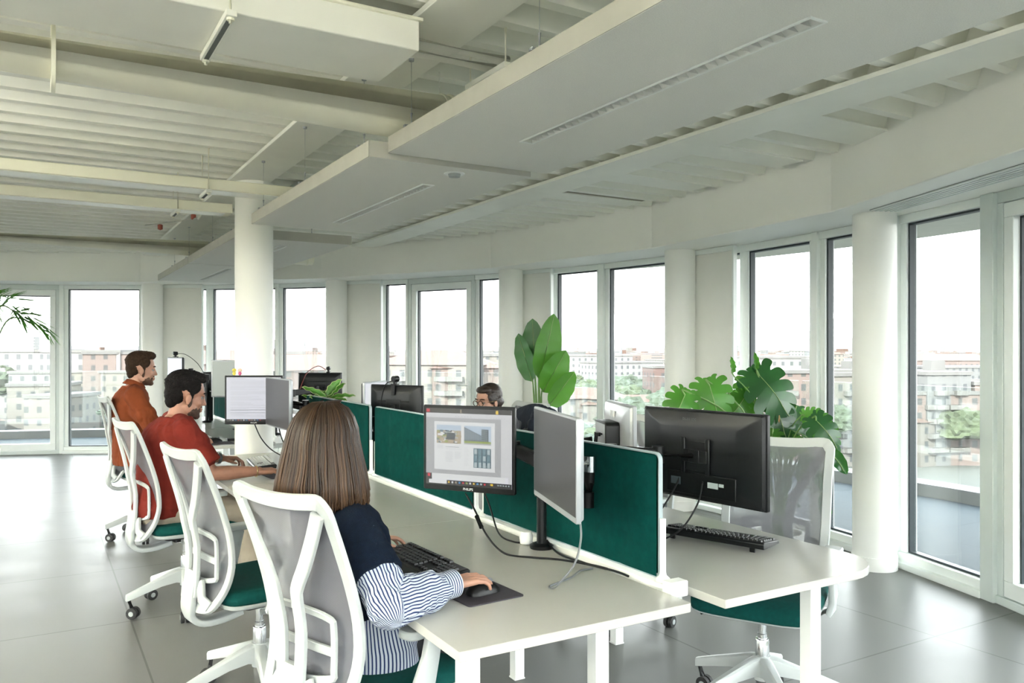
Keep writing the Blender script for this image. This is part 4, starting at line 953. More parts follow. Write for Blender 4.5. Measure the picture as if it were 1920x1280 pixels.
def pot(t, r, h, r2=None):
    r2 = r2 or r*.8
    g = G(); g.lathe([(0, 0), (r2, .0), (r, h), (r-.012, h), (r-.016, h-.03)], 28); g.build('pot', M_pot, t, sharp=40)
    g = G(); g.lathe([(0, h-.03), (r-.014, h-.032)], 24); g.build('soil', M_soil, t)
def CAMV(px, py, d):
    f, a = 1520, R(30.5); l = (px-960)/f*d
    return Vector((d*sin(a)+l*cos(a), d*cos(a)-l*sin(a), 1.5+(655-py)*d/f))
# monstera
base = Vector((4.08, 3.60, 0)); t = thing('monstera_plant', 'tall split-leaf monstera in white pot behind the right-hand chair', 'plant', base)
pot(t, .17, .34)
# (leaf joint pixel-independent world points were measured once; heading/pitch in degrees)
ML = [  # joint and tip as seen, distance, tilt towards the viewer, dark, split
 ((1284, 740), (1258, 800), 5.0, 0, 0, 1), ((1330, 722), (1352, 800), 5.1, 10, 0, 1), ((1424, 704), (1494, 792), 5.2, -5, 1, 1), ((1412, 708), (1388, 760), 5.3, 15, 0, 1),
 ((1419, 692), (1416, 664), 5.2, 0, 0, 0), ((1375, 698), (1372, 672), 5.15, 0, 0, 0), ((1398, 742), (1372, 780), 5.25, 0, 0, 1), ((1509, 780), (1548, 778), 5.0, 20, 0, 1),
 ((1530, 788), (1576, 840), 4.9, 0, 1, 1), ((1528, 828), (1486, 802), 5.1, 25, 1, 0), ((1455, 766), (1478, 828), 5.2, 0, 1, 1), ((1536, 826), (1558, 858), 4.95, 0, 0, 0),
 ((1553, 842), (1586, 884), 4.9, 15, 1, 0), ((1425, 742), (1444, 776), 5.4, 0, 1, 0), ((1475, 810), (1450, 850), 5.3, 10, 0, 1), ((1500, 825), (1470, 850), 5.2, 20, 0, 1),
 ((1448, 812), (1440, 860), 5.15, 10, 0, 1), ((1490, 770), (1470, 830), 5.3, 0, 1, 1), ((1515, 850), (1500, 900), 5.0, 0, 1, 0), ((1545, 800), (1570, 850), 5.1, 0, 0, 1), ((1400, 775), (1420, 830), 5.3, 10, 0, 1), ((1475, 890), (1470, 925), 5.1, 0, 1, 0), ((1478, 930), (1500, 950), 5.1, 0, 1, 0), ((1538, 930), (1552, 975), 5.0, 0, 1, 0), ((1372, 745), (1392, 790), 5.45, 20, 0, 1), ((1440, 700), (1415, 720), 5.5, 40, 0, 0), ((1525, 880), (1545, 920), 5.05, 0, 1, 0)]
def facing_leaf(t, base, j, tp, d, tilt, V, F, m, w=None):
    a, b_ = CAMV(*j, d)-base, CAMV(*tp, d-.05)-base; X = (b_-a).normalized(); tw = Vector((-.45, -.8, .45)); Zv = (tw-X*tw.dot(X)).normalized(); Yv = Zv.cross(X)
    M_ = Matrix((X, Yv, Zv)).transposed() @ Matrix.Rotation(R(tilt), 3, 'X'); g = G(); g.add([M_ @ Vector(q)+a for q in V], F); return g.build('leaf', m, t, sharp=75), a, X
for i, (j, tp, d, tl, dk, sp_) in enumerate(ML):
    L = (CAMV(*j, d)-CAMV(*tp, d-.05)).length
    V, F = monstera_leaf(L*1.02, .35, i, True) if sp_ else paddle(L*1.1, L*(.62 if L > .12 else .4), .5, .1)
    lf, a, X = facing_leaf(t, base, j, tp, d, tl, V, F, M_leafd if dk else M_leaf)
    if L > .15:
        mw = [v_.co.copy() for v_ in lf.data.vertices]; cen_ = [a+X*L*u for u in (0, .25, .5, .75, .97)]; P_ = [min(mw, key=lambda q: (q-c_).length) for c_ in cen_]
        g = G(); g.tube(smooth_path([p_+Vector((-.0015, -.003, .001)) for p_ in P_], 4), .0022, 5); g.build('midrib', mat('pale_midrib', (.24, .34, .12), .4), lf)
    g = G(); r0 = Vector((random.uniform(-.05, .05), random.uniform(-.05, .05), .31)); mid = Vector((a.x*.4, a.y*.4, .25+a.z*.62))
    g.tube(smooth_path([r0, mid, a-X*.025, a], 5), .0055 if L > .15 else .004, 7); g.build('stem', M_stem, t, sharp=60)
g = G(); g.tube([(.02, .0, .3), (.02, .0, 1.08)], .008, 8); g.build('support_stick', M_stake, t)
# strelitzia
base = Vector((4.08, 6.40, 0)); t = thing('strelitzia_plant', 'tall bird-of-paradise plant with broad paddle leaves before grey roller blind', 'plant', base)
pot(t, .18, .36)
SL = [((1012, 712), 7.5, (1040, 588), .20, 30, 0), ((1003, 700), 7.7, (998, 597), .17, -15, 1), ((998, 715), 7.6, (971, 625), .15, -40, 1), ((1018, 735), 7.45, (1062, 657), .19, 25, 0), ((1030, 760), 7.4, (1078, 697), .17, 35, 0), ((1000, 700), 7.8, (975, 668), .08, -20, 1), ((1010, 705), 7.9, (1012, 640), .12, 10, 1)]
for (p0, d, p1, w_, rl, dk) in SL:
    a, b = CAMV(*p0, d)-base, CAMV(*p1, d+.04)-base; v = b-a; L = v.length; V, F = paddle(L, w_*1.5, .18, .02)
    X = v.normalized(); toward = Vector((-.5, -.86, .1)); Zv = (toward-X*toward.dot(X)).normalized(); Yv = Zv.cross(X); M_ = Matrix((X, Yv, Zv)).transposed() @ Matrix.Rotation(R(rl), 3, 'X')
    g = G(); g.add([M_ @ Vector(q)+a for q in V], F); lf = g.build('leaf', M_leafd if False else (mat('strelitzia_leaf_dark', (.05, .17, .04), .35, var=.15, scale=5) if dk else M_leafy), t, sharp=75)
    g = G(); g.tube([a, a+v*.5+M_ @ Vector((0, 0, -.004)), b-v*.03], [.006, .004, .0015], 6); g.build('midrib', mat('pale_midrib', (.45, .6, .25), .4), lf)
    g = G(); r0 = Vector((random.uniform(-.04, .04), random.uniform(-.04, .04), .33)); g.tube(smooth_path([r0, Vector((a.x*.5, a.y*.5, a.z*.6)), a-X*.03, a+X*.02], 5), [.012]*5+[.010]*5+[.007]*6, 8); g.build('stem', M_stem, t, sharp=60)
# desk plant
base = Vector((1.93, 5.93, .74)); t = thing('desk_plant', 'small leafy plant with cream-edged leaves on desk beyond the third divider', 'plant', base)
pot(t, .07, .13)
for i, (p0, p1, w_) in enumerate((((612, 745), (567, 722), .05), ((614, 742), (638, 710), .075), ((616, 745), (645, 717), .06), ((616, 746), (665, 738), .045), ((612, 748), (580, 742), .05), ((615, 748), (650, 748), .05), ((612, 744), (600, 733), .05), ((610, 746), (618, 728), .06), ((606, 752), (566, 738), .04), ((600, 770), (566, 770), .05), ((602, 775), (570, 785), .05))):
    d = 5.75+.03*i; a, b = CAMV(*p0, d)-base, CAMV(*p1, d)-base; v = b-a; V, F = paddle(v.length, w_, .5, .12)
    X = v.normalized(); tw = Vector((-.3, -.6, .75)); Zv = (tw-X*tw.dot(X)).normalized(); Yv = Zv.cross(X); M_ = Matrix((X, Yv, Zv)).transposed()
    g = G(); g.add([M_ @ Vector(q)+a for q in V], F)
    lf = g.build('leaf', M_leaf, t, sharp=75)
    n_ = 8+1; 
    for e in (0, 8):
        g = G(); g.tube([M_ @ Vector(V[k*n_+e])+a for k in range(15)], .0022, 5); g.build('leaf_edge', M_leafc, lf)
    g = G(); g.tube(smooth_path([Vector((0, 0, .11)), Vector((a.x*.5, a.y*.5, a.z*.6)), a], 4), .004, 6); g.build('stem', M_stem, t, sharp=60)
# palm at the left edge
base = Vector((-.52, 10.58, 0)); t = thing('palm_plant', 'arching palm fronds reaching in at the left edge before the window', 'plant', base)
pot(t, .2, .4)
for k, (tip, rise, zt) in enumerate((((.62, -.22), .28, 1.80), ((.42, -.20), .42, 1.92), ((-.6, .3), .4, 1.9), ((-.3, -.7), .4, 1.8), ((.1, .7), .45, 2.0))):
    tp = Vector((tip[0]*1.0, tip[1], zt-.10)); P = smooth_path([Vector((0, 0, .38)), Vector((tp.x*.12, tp.y*.12, 1.2)), Vector((tp.x*.4, tp.y*.4, zt)), Vector((tp.x*.75, tp.y*.75, zt+.01)), tp], 6)
    g = G(); g.tube(P, [.008]*(len(P)-8)+[.004]*8, 6); fr_ = g.build('frond_stem', M_stem, t, sharp=60)
    g = G(); m0 = int(len(P)*.42)
    for i in range(m0*4, (len(P)-1)*4):
        a = P[i//4].lerp(P[i//4+1], (i % 4)/4); d = (P[i//4+1]-P[i//4]).normalized(); sd = d.cross(Vector((0, 0, 1))).normalized(); f = (i/4-m0)/(len(P)-m0); L = .46*(1-f*.65)
        for s_ in (-1, 1):
            q = [a, a+(sd*s_*.55+d*.8)*L*.5+Vector((0, 0, .01)), a+(sd*s_*.75+d*1.25)*L*.75-Vector((0, 0, L*.28))]; w_ = d*.008
            g.add([q[0]-w_*.5, q[0]+w_*.5, q[1]+w_, q[1]-w_, q[2]], [(0, 1, 2, 3), (3, 2, 4)])
    g.build('leaflets', M_leaf, fr_, sharp=60)
# ================================================================== THE CITY BELOW
ZG = -24.0
M_ground = mat('city_ground', (.032, .033, .028), .9, var=.3, scale=.02)
g = G(); g.lathe([(30, ZG), (9000, ZG)], 96, (0, 0, 0)); 
g2 = G(); S = []
for r_ in (12.5, 60, 200, 1000, 12000): S.append([Vector((r_*cos(2*pi*j/96), r_*sin(2*pi*j/96), ZG)) for j in range(96)])
g2.loft(S, cap=False); tag(g2.build('city_ground', M_ground, sharp=0), 'open ground of the city stretching to the horizon', 'ground', None, 'stuff')
def facade(name, wall, win, sx=3.2, sz=3.1, roofc=None):
    m = bpy.data.materials.new(name); m.use_nodes = True; n = m.node_tree.nodes; l = m.node_tree.links; b = n['Principled BSDF']; b.inputs['Roughness'].default_value = .8
    t = n.new('ShaderNodeTexCoord'); s = n.new('ShaderNodeSeparateXYZ'); l.new(t.outputs['Object'], s.inputs[0])
    ad = n.new('ShaderNodeMath'); l.new(s.outputs[0], ad.inputs[0]); l.new(s.outputs[1], ad.inputs[1])
    def fr(sock, k, lo, hi):
        d = n.new('ShaderNodeMath'); d.operation = 'DIVIDE'; d.inputs[1].default_value = k; l.new(sock, d.inputs[0])
        f = n.new('ShaderNodeMath'); f.operation = 'FRACT'; l.new(d.outputs[0], f.inputs[0])
        a = n.new('ShaderNodeMath'); a.operation = 'GREATER_THAN'; a.inputs[1].default_value = lo; l.new(f.outputs[0], a.inputs[0])
        c = n.new('ShaderNodeMath'); c.operation = 'LESS_THAN'; c.inputs[1].default_value = hi; l.new(f.outputs[0], c.inputs[0])
        p = n.new('ShaderNodeMath'); p.operation = 'MULTIPLY'; l.new(a.outputs[0], p.inputs[0]); l.new(c.outputs[0], p.inputs[1]); return p
    p1 = fr(ad.outputs[0], sx, .32, .68); p2 = fr(s.outputs[2], sz, .3, .78)
    p = n.new('ShaderNodeMath'); p.operation = 'MULTIPLY'; l.new(p1.outputs[0], p.inputs[0]); l.new(p2.outputs[0], p.inputs[1])
    ge = n.new('ShaderNodeNewGeometry'); sn = n.new('ShaderNodeSeparateXYZ'); l.new(ge.outputs['Normal'], sn.inputs[0]); ab = n.new('ShaderNodeMath'); ab.operation = 'LESS_THAN'; ab.inputs[1].default_value = .5; l.new(sn.outputs[2], ab.inputs[0])
    pp = n.new('ShaderNodeMath'); pp.operation = 'MULTIPLY'; l.new(p.outputs[0], pp.inputs[0]); l.new(ab.outputs[0], pp.inputs[1])
    mx = n.new('ShaderNodeMix'); mx.data_type = 'RGBA'; l.new(pp.outputs[0], mx.inputs[0]); mx.inputs[6].default_value = (*wall, 1); mx.inputs[7].default_value = (*win, 1); l.new(mx.outputs[2], b.inputs['Base Color']); return m
FA = [facade('cream_facade', (0.0724, 0.0666, 0.0594), (0.0236, 0.0265, 0.0280)), facade('pink_facade', (0.0724, 0.0536, 0.0478), (0.0267, 0.0267, 0.0267)), facade('white_facade', (0.0930, 0.0930, 0.0901), (0.0327, 0.0356, 0.0385)), facade('brick_facade', (0.0521, 0.0319, 0.0275), (0.0246, 0.0246, 0.0246), 3.6), facade('grey_facade', (0.0607, 0.0621, 0.0621), (0.0238, 0.0267, 0.0296), 2.6)]
M_roof = mat('terracotta_roof', (0.0495, 0.0281, 0.0205), .9, var=.1, scale=.3); M_flat = mat('pale_flat_roof', (0.0627, 0.0611, 0.0594), .9, var=.1, scale=.2); M_balc = mat('balcony_concrete', (.062, .06, .056), .8)
def building(c, w_, dp, h, rz, m, roof, label, group=None, parts=False):
    t = thing('apartment_building', label, 'building', (c[0], c[1], ZG), rz, group)
    g = G(); g.box((0, 0, h/2), (w_, dp, h)); g.build('walls', m, t, sharp=30)
    g = G()
    if roof: 
        g.add([(-w_/2-.5, -dp/2-.5, h), (w_/2+.5, -dp/2-.5, h), (w_/2+.5, dp/2+.5, h), (-w_/2-.5, dp/2+.5, h), (-w_/2+dp*.4, 0, h+dp*.18), (w_/2-dp*.4, 0, h+dp*.18)] if w_ > dp else [(-w_/2-.5, -dp/2-.5, h), (w_/2+.5, -dp/2-.5, h), (w_/2+.5, dp/2+.5, h), (-w_/2-.5, dp/2+.5, h), (0, -dp/2+w_*.4, h+w_*.18), (0, dp/2-w_*.4, h+w_*.18)], [(0, 1, 5, 4), (1, 2, 5), (2, 3, 4, 5), (3, 0, 4), (0, 3, 2, 1)] if w_ > dp else [(0, 1, 4), (1, 2, 5, 4), (2, 3, 5), (3, 0, 4, 5), (0, 3, 2, 1)])
        g.build('roof', M_roof, t, sharp=10)
    else:
        g.box((0, 0, h+.4), (w_+.6, dp+.6, .8)); g.build('roof', M_flat, t, sharp=30)
        if parts: g = G(); g.box((w_*.2, 0, h+1.9), (3.5, 3, 2.6)); g.build('stair_tower', M_flat, t)
    if parts:
        for fl in range(1, int(h/3.1)):
            for s_ in (-1, 1):
                g = G(); g.box((s_*w_*.22, -dp/2-.6, fl*3.1+.45), (w_*.26, 1.2, 1.0)); g.build('balcony', M_balc, t)
    return t
def dirv(px, d):
    f, a = 1520, R(30.5); l = (px-960)/f*d; return (d*sin(a)+l*cos(a), d*cos(a)-l*sin(a))
NB = [ # px, dist, width, depth, top y, facade, roof, rz, label
 (70, 75, 34, 14, 699, 0, 0, -5, 'broad pale apartment block filling the leftmost door below rail height'),
 (210, 82, 24, 14, 700, 2, 0, 10, 'pale apartment block in the second window from left, below the men'),
 (75, 170, 16, 14, 660, 2, 0, 8, 'white tower block with balconies seen through the leftmost door'),
 (178, 160, 22, 14, 661, 2, 0, -4, 'white tower block with dark balconies in second window from left'),
 (250, 210, 26, 14, 664, 1, 0, 20, 'low pinkish block right of the white tower in second window'),
 (546, 190, 6, 8, 664, 3, 0, 20, 'slim dark red brick tower right of the interior column'),
 (575, 150, 34, 16, 694, 3, 1, 30, 'brick block with terracotta roof right of the interior column'),
 (420, 150, 22, 14, 682, 1, 1, 30, 'pinkish block left of the interior column'),
 (818, 130, 22, 14, 684, 0, 1, -10, 'cream apartment block with tiled roof seen through the glazed door'),
 (868, 118, 13, 12, 690, 1, 1, 12, 'rosy apartment block beside the cream one in the glazed door'),
 (752, 260, 26, 14, 676, 2, 0, 14, 'white block in the narrow window left of glazed door'),
 (918, 230, 22, 14, 668, 0, 0, 5, 'pale block in the narrow window right of glazed door'),
 (1085, 420, 60, 20, 668, 2, 0, 5, 'long white housing row left of the mullion behind strelitzia'),
 (1165, 380, 40, 18, 681, 2, 0, 25, 'white terraced block between mullion and fourth column'),
 (1244, 260, 12, 14, 690, 3, 0, 5, 'small brick-red block hard by the left side of fourth column'),
 (1075, 95, 13, 9, 747, 0, 1, 15, 'low house with tiled roof behind the strelitzia stems'),
 (1118, 100, 9, 9, 748, 0, 1, -20, 'second low house with tiled roof left of mullion'),
 (1190, 92, 17, 8, 758, 0, 1, 5, 'low tiled building above the silver-backed monitor'),
 (1100, 62, 9, 9, 773, 0, 0, -5, 'flat pale pavilion low behind the sideways monitor'),
 (1480, 170, 30, 14, 700, 1, 0, 10, 'pinkish terraced block right of monstera leaves'),
 (1430, 300, 40, 14, 672, 2, 0, 0, 'far white row above the biggest monstera leaf'),
 (1575, 140, 16, 12, 705, 0, 0, 20, 'pale block in narrow window left of the nearest right column'),
 (1580, 90, 9, 9, 760, 0, 1, 12, 'low tiled block lower in the narrow window left of nearest column'),
 (1735, 120, 9, 12, 703, 4, 0, 10, 'grey apartment block at left side of the big right window'),
 (1738, 78, 7, 9, 740, 1, 0, 5, 'pink block at left side of the big right window'),
 (1725, 52, 6, 9, 790, 0, 1, 25, 'near cream block with tiled roof at lower left of big right window'),
 (1800, 105, 13, 12, 740, 1, 0, -6, 'pink stepped apartment block in the middle of the big right window'),
 (1850, 120, 10, 12, 722, 1, 0, -6, 'tall pink block cut by the right-hand mullion'),
 (1795, 330, 38, 20, 690, 4, 0, 0, 'wide dark grey hall roof in the big right window'),
 (1770, 420, 60, 20, 676, 1, 1, 10, 'far red-roofed row across the big right window')]
for px, d, w_, dp, yt, fi, rf, rz, lab in NB:
    kk_ = max(1, (235 if px < 300 else 178)/d); d *= kk_; w_ *= .25+.75*kk_*.85; dp *= min(1.3, kk_)
    h = 1.5-(yt-655)*d/1520-ZG; x, y = dirv(px, d+dp/2); building((x, y), w_, dp, h, R(-30.5+rz), FA[fi], rf, lab, None, d < 215 and h > 8)
rn = random.Random(11); taken = []
n_ = 0
while n_ < 260:
    a = R(rn.uniform(-42, 44)-0); d = 230*(7**rn.random()); ang = R(90-30.5)-a; x, y = d*cos(ang), d*sin(ang)
    w_ = rn.uniform(9, 14)+d*.02; h = rn.uniform(7, 17) if d < 700 else rn.uniform(9, 24); px = 960+1520*math.tan(a)
    if 1080 < px < 1260 and 150 < d < 330 and rn.random() < .85: continue
    n_ += 1
    building((x, y), w_, rn.uniform(9, 16), h, rn.uniform(0, 3), FA[rn.choice([0, 0, 0, 1, 2, 2, 2, 2, 4])], rn.random() < .4, 'distant low city building among trees, seen small through the windows', 'distant low buildings of the city')
# the far sprawl
g = G(); ms = FA[:3]+[M_roof]
for i in range(2600):
    a = R(rn.uniform(-44, 46)); d = 900*(7**rn.random()); ang = R(59.5)-a; x, y = d*cos(ang), d*sin(ang); h = rn.uniform(8, 20)*(1+(rn.random() < .04)); g.mi = rn.choice([0, 1, 2, 2, 3]); g.box((x, y, ZG+h/2), (rn.uniform(14, 45), rn.uniform(14, 40), h), rn.uniform(0, 3))
tag(g.build('far_city', ms, sharp=0), 'hazy far sprawl of countless small buildings along the horizon', 'city', None, 'stuff')
M_tree = mat('tree_foliage', (.019, .028, .014), .9, var=.35, scale=.25); M_tree2 = mat('light_tree_foliage', (.029, .039, .017), .9, var=.3, scale=.3); M_tree3 = mat('pine_foliage', (.016, .026, .016), .9, var=.35, scale=.3); M_trunk = mat('trunk', (.12, .08, .05), .9)
def crown_mesh(seed, flat):
    rn2 = random.Random(seed); bm = bmesh.new(); bmesh.ops.create_icosphere(bm, subdivisions=4, radius=1)
    for v in bm.verts:
        k = 1+.28*noise.noise(v.co*2.2+Vector((seed, 0, 0)))+.20*noise.noise(v.co*6+Vector((0, seed, 0)))+.10*noise.noise(v.co*14); v.co *= k; v.co.z *= flat
        if v.co.z < -.35*flat: v.co.z = -.35*flat+(v.co.z+.35*flat)*.3
    me = bpy.data.meshes.new('tree_crown'); bm.to_mesh(me); bm.free(); return me
CR = []
for i in range(9):
    me = crown_mesh(i*3+1, (.8, .75, .38)[i % 3]); me.materials.append((M_tree, M_tree2, M_tree3)[i % 3]); CR.append(me)
g = G(); g.tube([(0, 0, 0), (0, 0, 1)], [.07, .04], 8); TR = g.build('trunk_template', M_trunk); TRM = TR.data; bpy.data.objects.remove(TR)
def tree(x, y, r, h, k, label, group=None):
    t = thing('city_tree', label, 'tree', (x, y, ZG), rn.uniform(0, 6), group)
    c = bpy.data.objects.new('tree_crown', CR[k]); col.objects.link(c); c.parent = t; c.location = (0, 0, h-r*.45); c.scale = (r, r, r)
    q = bpy.data.objects.new('trunk', TRM); col.objects.link(q); q.parent = t; q.scale = (h*.3, h*.3, h-r*.4); return t
for px, d, yt, r, k, lab in ((1795, 62, 793, 2.6, 2, 'umbrella pine standing below the pink block in the big right window'), (1762, 58, 828, 3.2, 0, 'leafy tree low in the big right window, left'), (1810, 60, 822, 3.3, 1, 'light green tree low in the big right window, right'), (1750, 110, 752, 3.6, 1, 'bright green tree left of the pink stepped block'), (1845, 60, 840, 2.4, 0, 'tree at the lower right of the big right window'), (1770, 46, 862, 2.6, 2, 'dark tree crown just above the terrace kerb in the big right window'),
    (18, 110, 692, 5, 0, 'dark conifer at the left edge beyond the terrace'), (160, 52, 792, 2.5, 1, 'pale green tree below the second window from left'), (190, 50, 785, 2.3, 1, 'rounded pale tree right of another below the second window'), (800, 60, 770, 4, 0, 'tree crowns at the foot of the glazed door view'), (1570, 105, 735, 6, 1, 'bright poplar in the narrow window left of nearest column'), (1505, 120, 735, 6, 1, 'light green tree right of the monstera'), (1100, 70, 760, 2.6, 0, 'dark tree beside the low houses behind strelitzia'), (840, 75, 752, 4.5, 1, 'green tree right of centre in the glazed door view'), (740, 120, 722, 6, 0, 'tree in the narrow window left of the glazed door'), (915, 90, 732, 5, 1, 'tree in the narrow window right of the glazed door')):
    kk_ = max(1, (240 if px < 300 else 190)/d); d *= kk_; r *= kk_*.75
    x, y = dirv(px, d); tree(x, y, r, max(4, 1.5-(yt-655)*d/1520-ZG), k, lab)
n_ = 0
while n_ < 280:
    park = n_ < 130
    if park: px = rn.uniform(1040, 1330); d = rn.uniform(120, 330)
    else: px = rn.uniform(-250, 2150); d = 170*(6**rn.random())
    x, y = dirv(px, d); r = rn.uniform(4, 7); n_ += 1
    if park: tree(x, y, rn.uniform(5, 8), rn.uniform(9, 13), rn.choice([2, 5, 8, 0, 1, 2, 3]), 'dense stone pine in the park beyond the middle windows', 'park pines beyond the middle windows')
    else: tree(x, y, r, rn.uniform(7, 13), rn.randrange(9), 'scattered city tree between distant buildings', 'scattered trees of the city')
# far greenery as one mass
g = G()
for i in range(2200):
    a = R(rn.uniform(-44, 46)); d = 600*(9**rn.random()); ang = R(59.5)-a; x, y = d*cos(ang), d*sin(ang); r = rn.uniform(7, 20)
    g.mi = rn.choice([0, 0, 1]); g.ell((x, y, ZG+6), (r, r*rn.uniform(.6, 1), rn.uniform(4, 8)), None, 8, 5)
tag(g.build('far_greenery', [M_tree, M_tree2], sharp=0), 'patches of far tree cover between the buildings towards the horizon', 'trees', None, 'stuff')
# hills on the right horizon
def hills(d, px0, px1, prof, m, label):
    g = G(); n = 80; S = []
    for i in range(n+1):
        px = px0+(px1-px0)*i/n; x, y = dirv(px, d); x2, y2 = dirv(px, d*1.25); h = lerp(prof, px)*d/1520+d*.0006*noise.noise(Vector((px*.02, 1, 0)))*2
        S.append([Vector((x*.9, y*.9, ZG)), Vector((x, y, ZG+25+h)), Vector((x2, y2, ZG))])
    g.loft(S); tag(g.build('hills', m, sharp=0), label, 'hills', None, 'stuff')
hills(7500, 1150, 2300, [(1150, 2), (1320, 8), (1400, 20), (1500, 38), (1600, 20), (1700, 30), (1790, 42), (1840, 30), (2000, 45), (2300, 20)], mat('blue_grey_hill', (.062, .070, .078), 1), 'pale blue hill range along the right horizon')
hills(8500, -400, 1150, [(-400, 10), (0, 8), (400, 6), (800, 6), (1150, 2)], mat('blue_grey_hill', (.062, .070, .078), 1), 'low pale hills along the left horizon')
# ================================================================== PEOPLE
DG = lambda: bpy.context.evaluated_depsgraph_get()
def remesh(g, name, m, parent, vox, sm=4, fac=.5, disp=None, mats=None, paint=None):
    me = bpy.data.meshes.new(name); me.from_pydata(g.v, [], g.f); o = bpy.data.objects.new(name, me); col.objects.link(o)
    r_ = o.modifiers.new('r', 'REMESH'); r_.mode = 'VOXEL'; r_.voxel_size = vox
    if sm: q = o.modifiers.new('s', 'SMOOTH'); q.iterations = sm; q.factor = fac
    bpy.context.view_layer.update(); me2 = bpy.data.meshes.new_from_object(o.evaluated_get(DG())); bpy.data.objects.remove(o); me2.name = name
    if disp:
        no = [v.normal.copy() for v in me2.vertices]
        for v, n in zip(me2.vertices, no): v.co += n*disp(v.co, n)
    me2.materials.clear()
    for x in (mats or [m]): me2.materials.append(x)
    if paint:
        for p in me2.polygons: p.material_index = paint(p.center)
    me2.polygons.foreach_set('use_smooth', [True]*len(me2.polygons)); me2.update()
    o = bpy.data.objects.new(name, me2); col.objects.link(o); o.parent = parent; return o
def rings(S, n=20):
    """S: (centre, forward radius, side radius, fwd, side) -> loft sections"""
    return [[Vector(c)+Vector(f)*rf*cos(2*pi*k/n)+Vector(s)*rs*sin(2*pi*k/n) for k in range(n)] for c, rf, rs, f, s in S]
def hand(g, wrist, fwd, down, thumb, k=1.0, curl=(25, 30, 20), spread=5, tcurl=20):
    """fwd = wrist to knuckles, down = palm side, thumb = towards the thumb; five tapering bent fingers"""
    w_ = Vector(wrist); f = Vector(fwd).normalized(); t_ = Vector(thumb); t_ = (t_-f*t_.dot(f)).normalized(); dn = f.cross(t_); dn = dn if dn.dot(Vector(down)) > 0 else -dn
    kn = []
    for i in range(4):
        o_ = (1.5-i)*.0205*k; kp = w_+f*(.088-.004*abs(i-1)-(.006 if i == 3 else 0))*k+t_*o_-dn*.004*k; g.caps(w_+t_*o_*.62, kp, .0145*k, .0108*k, 10); kn.append(kp)
    g.caps(w_+f*.02*k+dn*.003*k, w_+f*.07*k+dn*.004*k, .019*k, .016*k, 10); g.caps(w_+f*.025*k+t_*.018*k+dn*.006*k, w_+f*.055*k+t_*.022*k+dn*.007*k, .016*k, .012*k, 10)
    for i, (ls, kp) in enumerate(zip(((.042, .025, .021), (.046, .029, .022), (.042, .027, .021), (.033, .020, .018)), kn)):
        d = (f+t_*math.tan(R((1.5-i)*spread))).normalized(); p = kp; an = 0; ax = d.cross(dn)
        for j, l_ in enumerate(ls):
            an += curl[j]*(1+.08*i); q = p+(d*cos(R(an))+dn*sin(R(an)))*l_*k; r0, r1 = ((.0092, .0082), (.0082, .0074), (.0074, .0062))[j]; g.caps(p, q, r0*k, r1*k, 10); p = q
    p = w_+f*.022*k+t_*.026*k+dn*.006*k; an = 0; d = (f*.62+t_*.70+dn*.25).normalized()
    for j, (l_, r0, r1) in enumerate(((.036, .0125, .0105), (.030, .0105, .0092), (.024, .0092, .0072))):
        q = p+d*l_*k; g.caps(p, q, r0*k, r1*k, 10); p = q; d = (d+f*.28*tcurl/20-t_*.22*tcurl/20).normalized()
def face(g, M_, k=1.0, female=False):
    def P(x, y, z): return M_ @ Vector((x*k, y*k, z*k))
    R3 = M_.to_3x3()
    def E(x, y, z, a, b, c): g.ell(P(x, y, z), (a*k, b*k, c*k), R3, 20, 14)
    E(-.012, 0, .035, .098, .077, .088); E(.030, 0, -.020, .062, .060, .080); E(.040, 0, -.082, .046, .044, .032); E(.072, 0, -.098, .018, .022, .016)
    E(.062, 0, .030, .030, .052, .020); E(.070, .022, .018, .020, .022, .010); E(.070, -.022, .018, .020, .022, .010)
    for s_ in (-1, 1):
        E(.062, s_*.034, -.028, .022, .020, .020); E(.020, s_*.050, -.065, .040, .014, .030)
        E(.0, s_*.079, -.014, .017, .008, .026); E(.0, s_*.078, -.038, .009, .007, .010)
    g.caps(P(.084, 0, .014), P(.105, 0, -.030), .007*k, .0095*k, 12); E(.098, .009, -.034, .009, .007, .006); E(.098, -.009, -.034, .009, .007, .006)
    E(.088, 0, -.060, .012, .023, .007); E(.086, 0, -.071, .012, .021, .008); E(.078, 0, -.050, .014, .020, .012)
def eyes(par, M_, k=1.0, brow=None):
    for s_ in (-1, 1):
        p = M_ @ Vector((.0735*k, s_*.030*k, .003*k)); g = G(); g.ell(p, (.0125*k,)*3, None, 16, 10); e = g.build('eye', M_eye, par, sharp=60)
        q = M_ @ Vector((.0848*k, s_*.030*k, .002*k)); g = G(); g.ell(q, (.003*k, .0055*k, .0055*k), M_.to_3x3()); g.build('iris', M_iris, e, sharp=60)
        g = G(); a = [M_ @ Vector((x*k, s_*y*k, z*k)) for x, y, z in ((.092, .014, .026), (.091, .032, .031), (.078, .052, .026))]; g.tube(smooth_path(a, 4), [.003]*4+[.0045]*4+[.0025], 6); g.build('eyebrow', brow or M_hairm, par, sharp=60)
        g = G(); a = [M_ @ Vector((x*k, s_*y*k, z*k)) for x, y, z in ((.084, .018, .008), (.0895, .031, .0125), (.078, .046, .007))]; g.tube(smooth_path(a, 4), .0026, 6); g.build('eyelid', M_skin2 if brow else M_skin, par, sharp=60)
def headM(c, yaw, pitch=0, roll=0):
    return Matrix.Translation(Vector(c)) @ Matrix.Rotation(R(yaw), 4, 'Z') @ Matrix.Rotation(R(pitch), 4, 'Y') @ Matrix.Rotation(R(roll), 4, 'X')
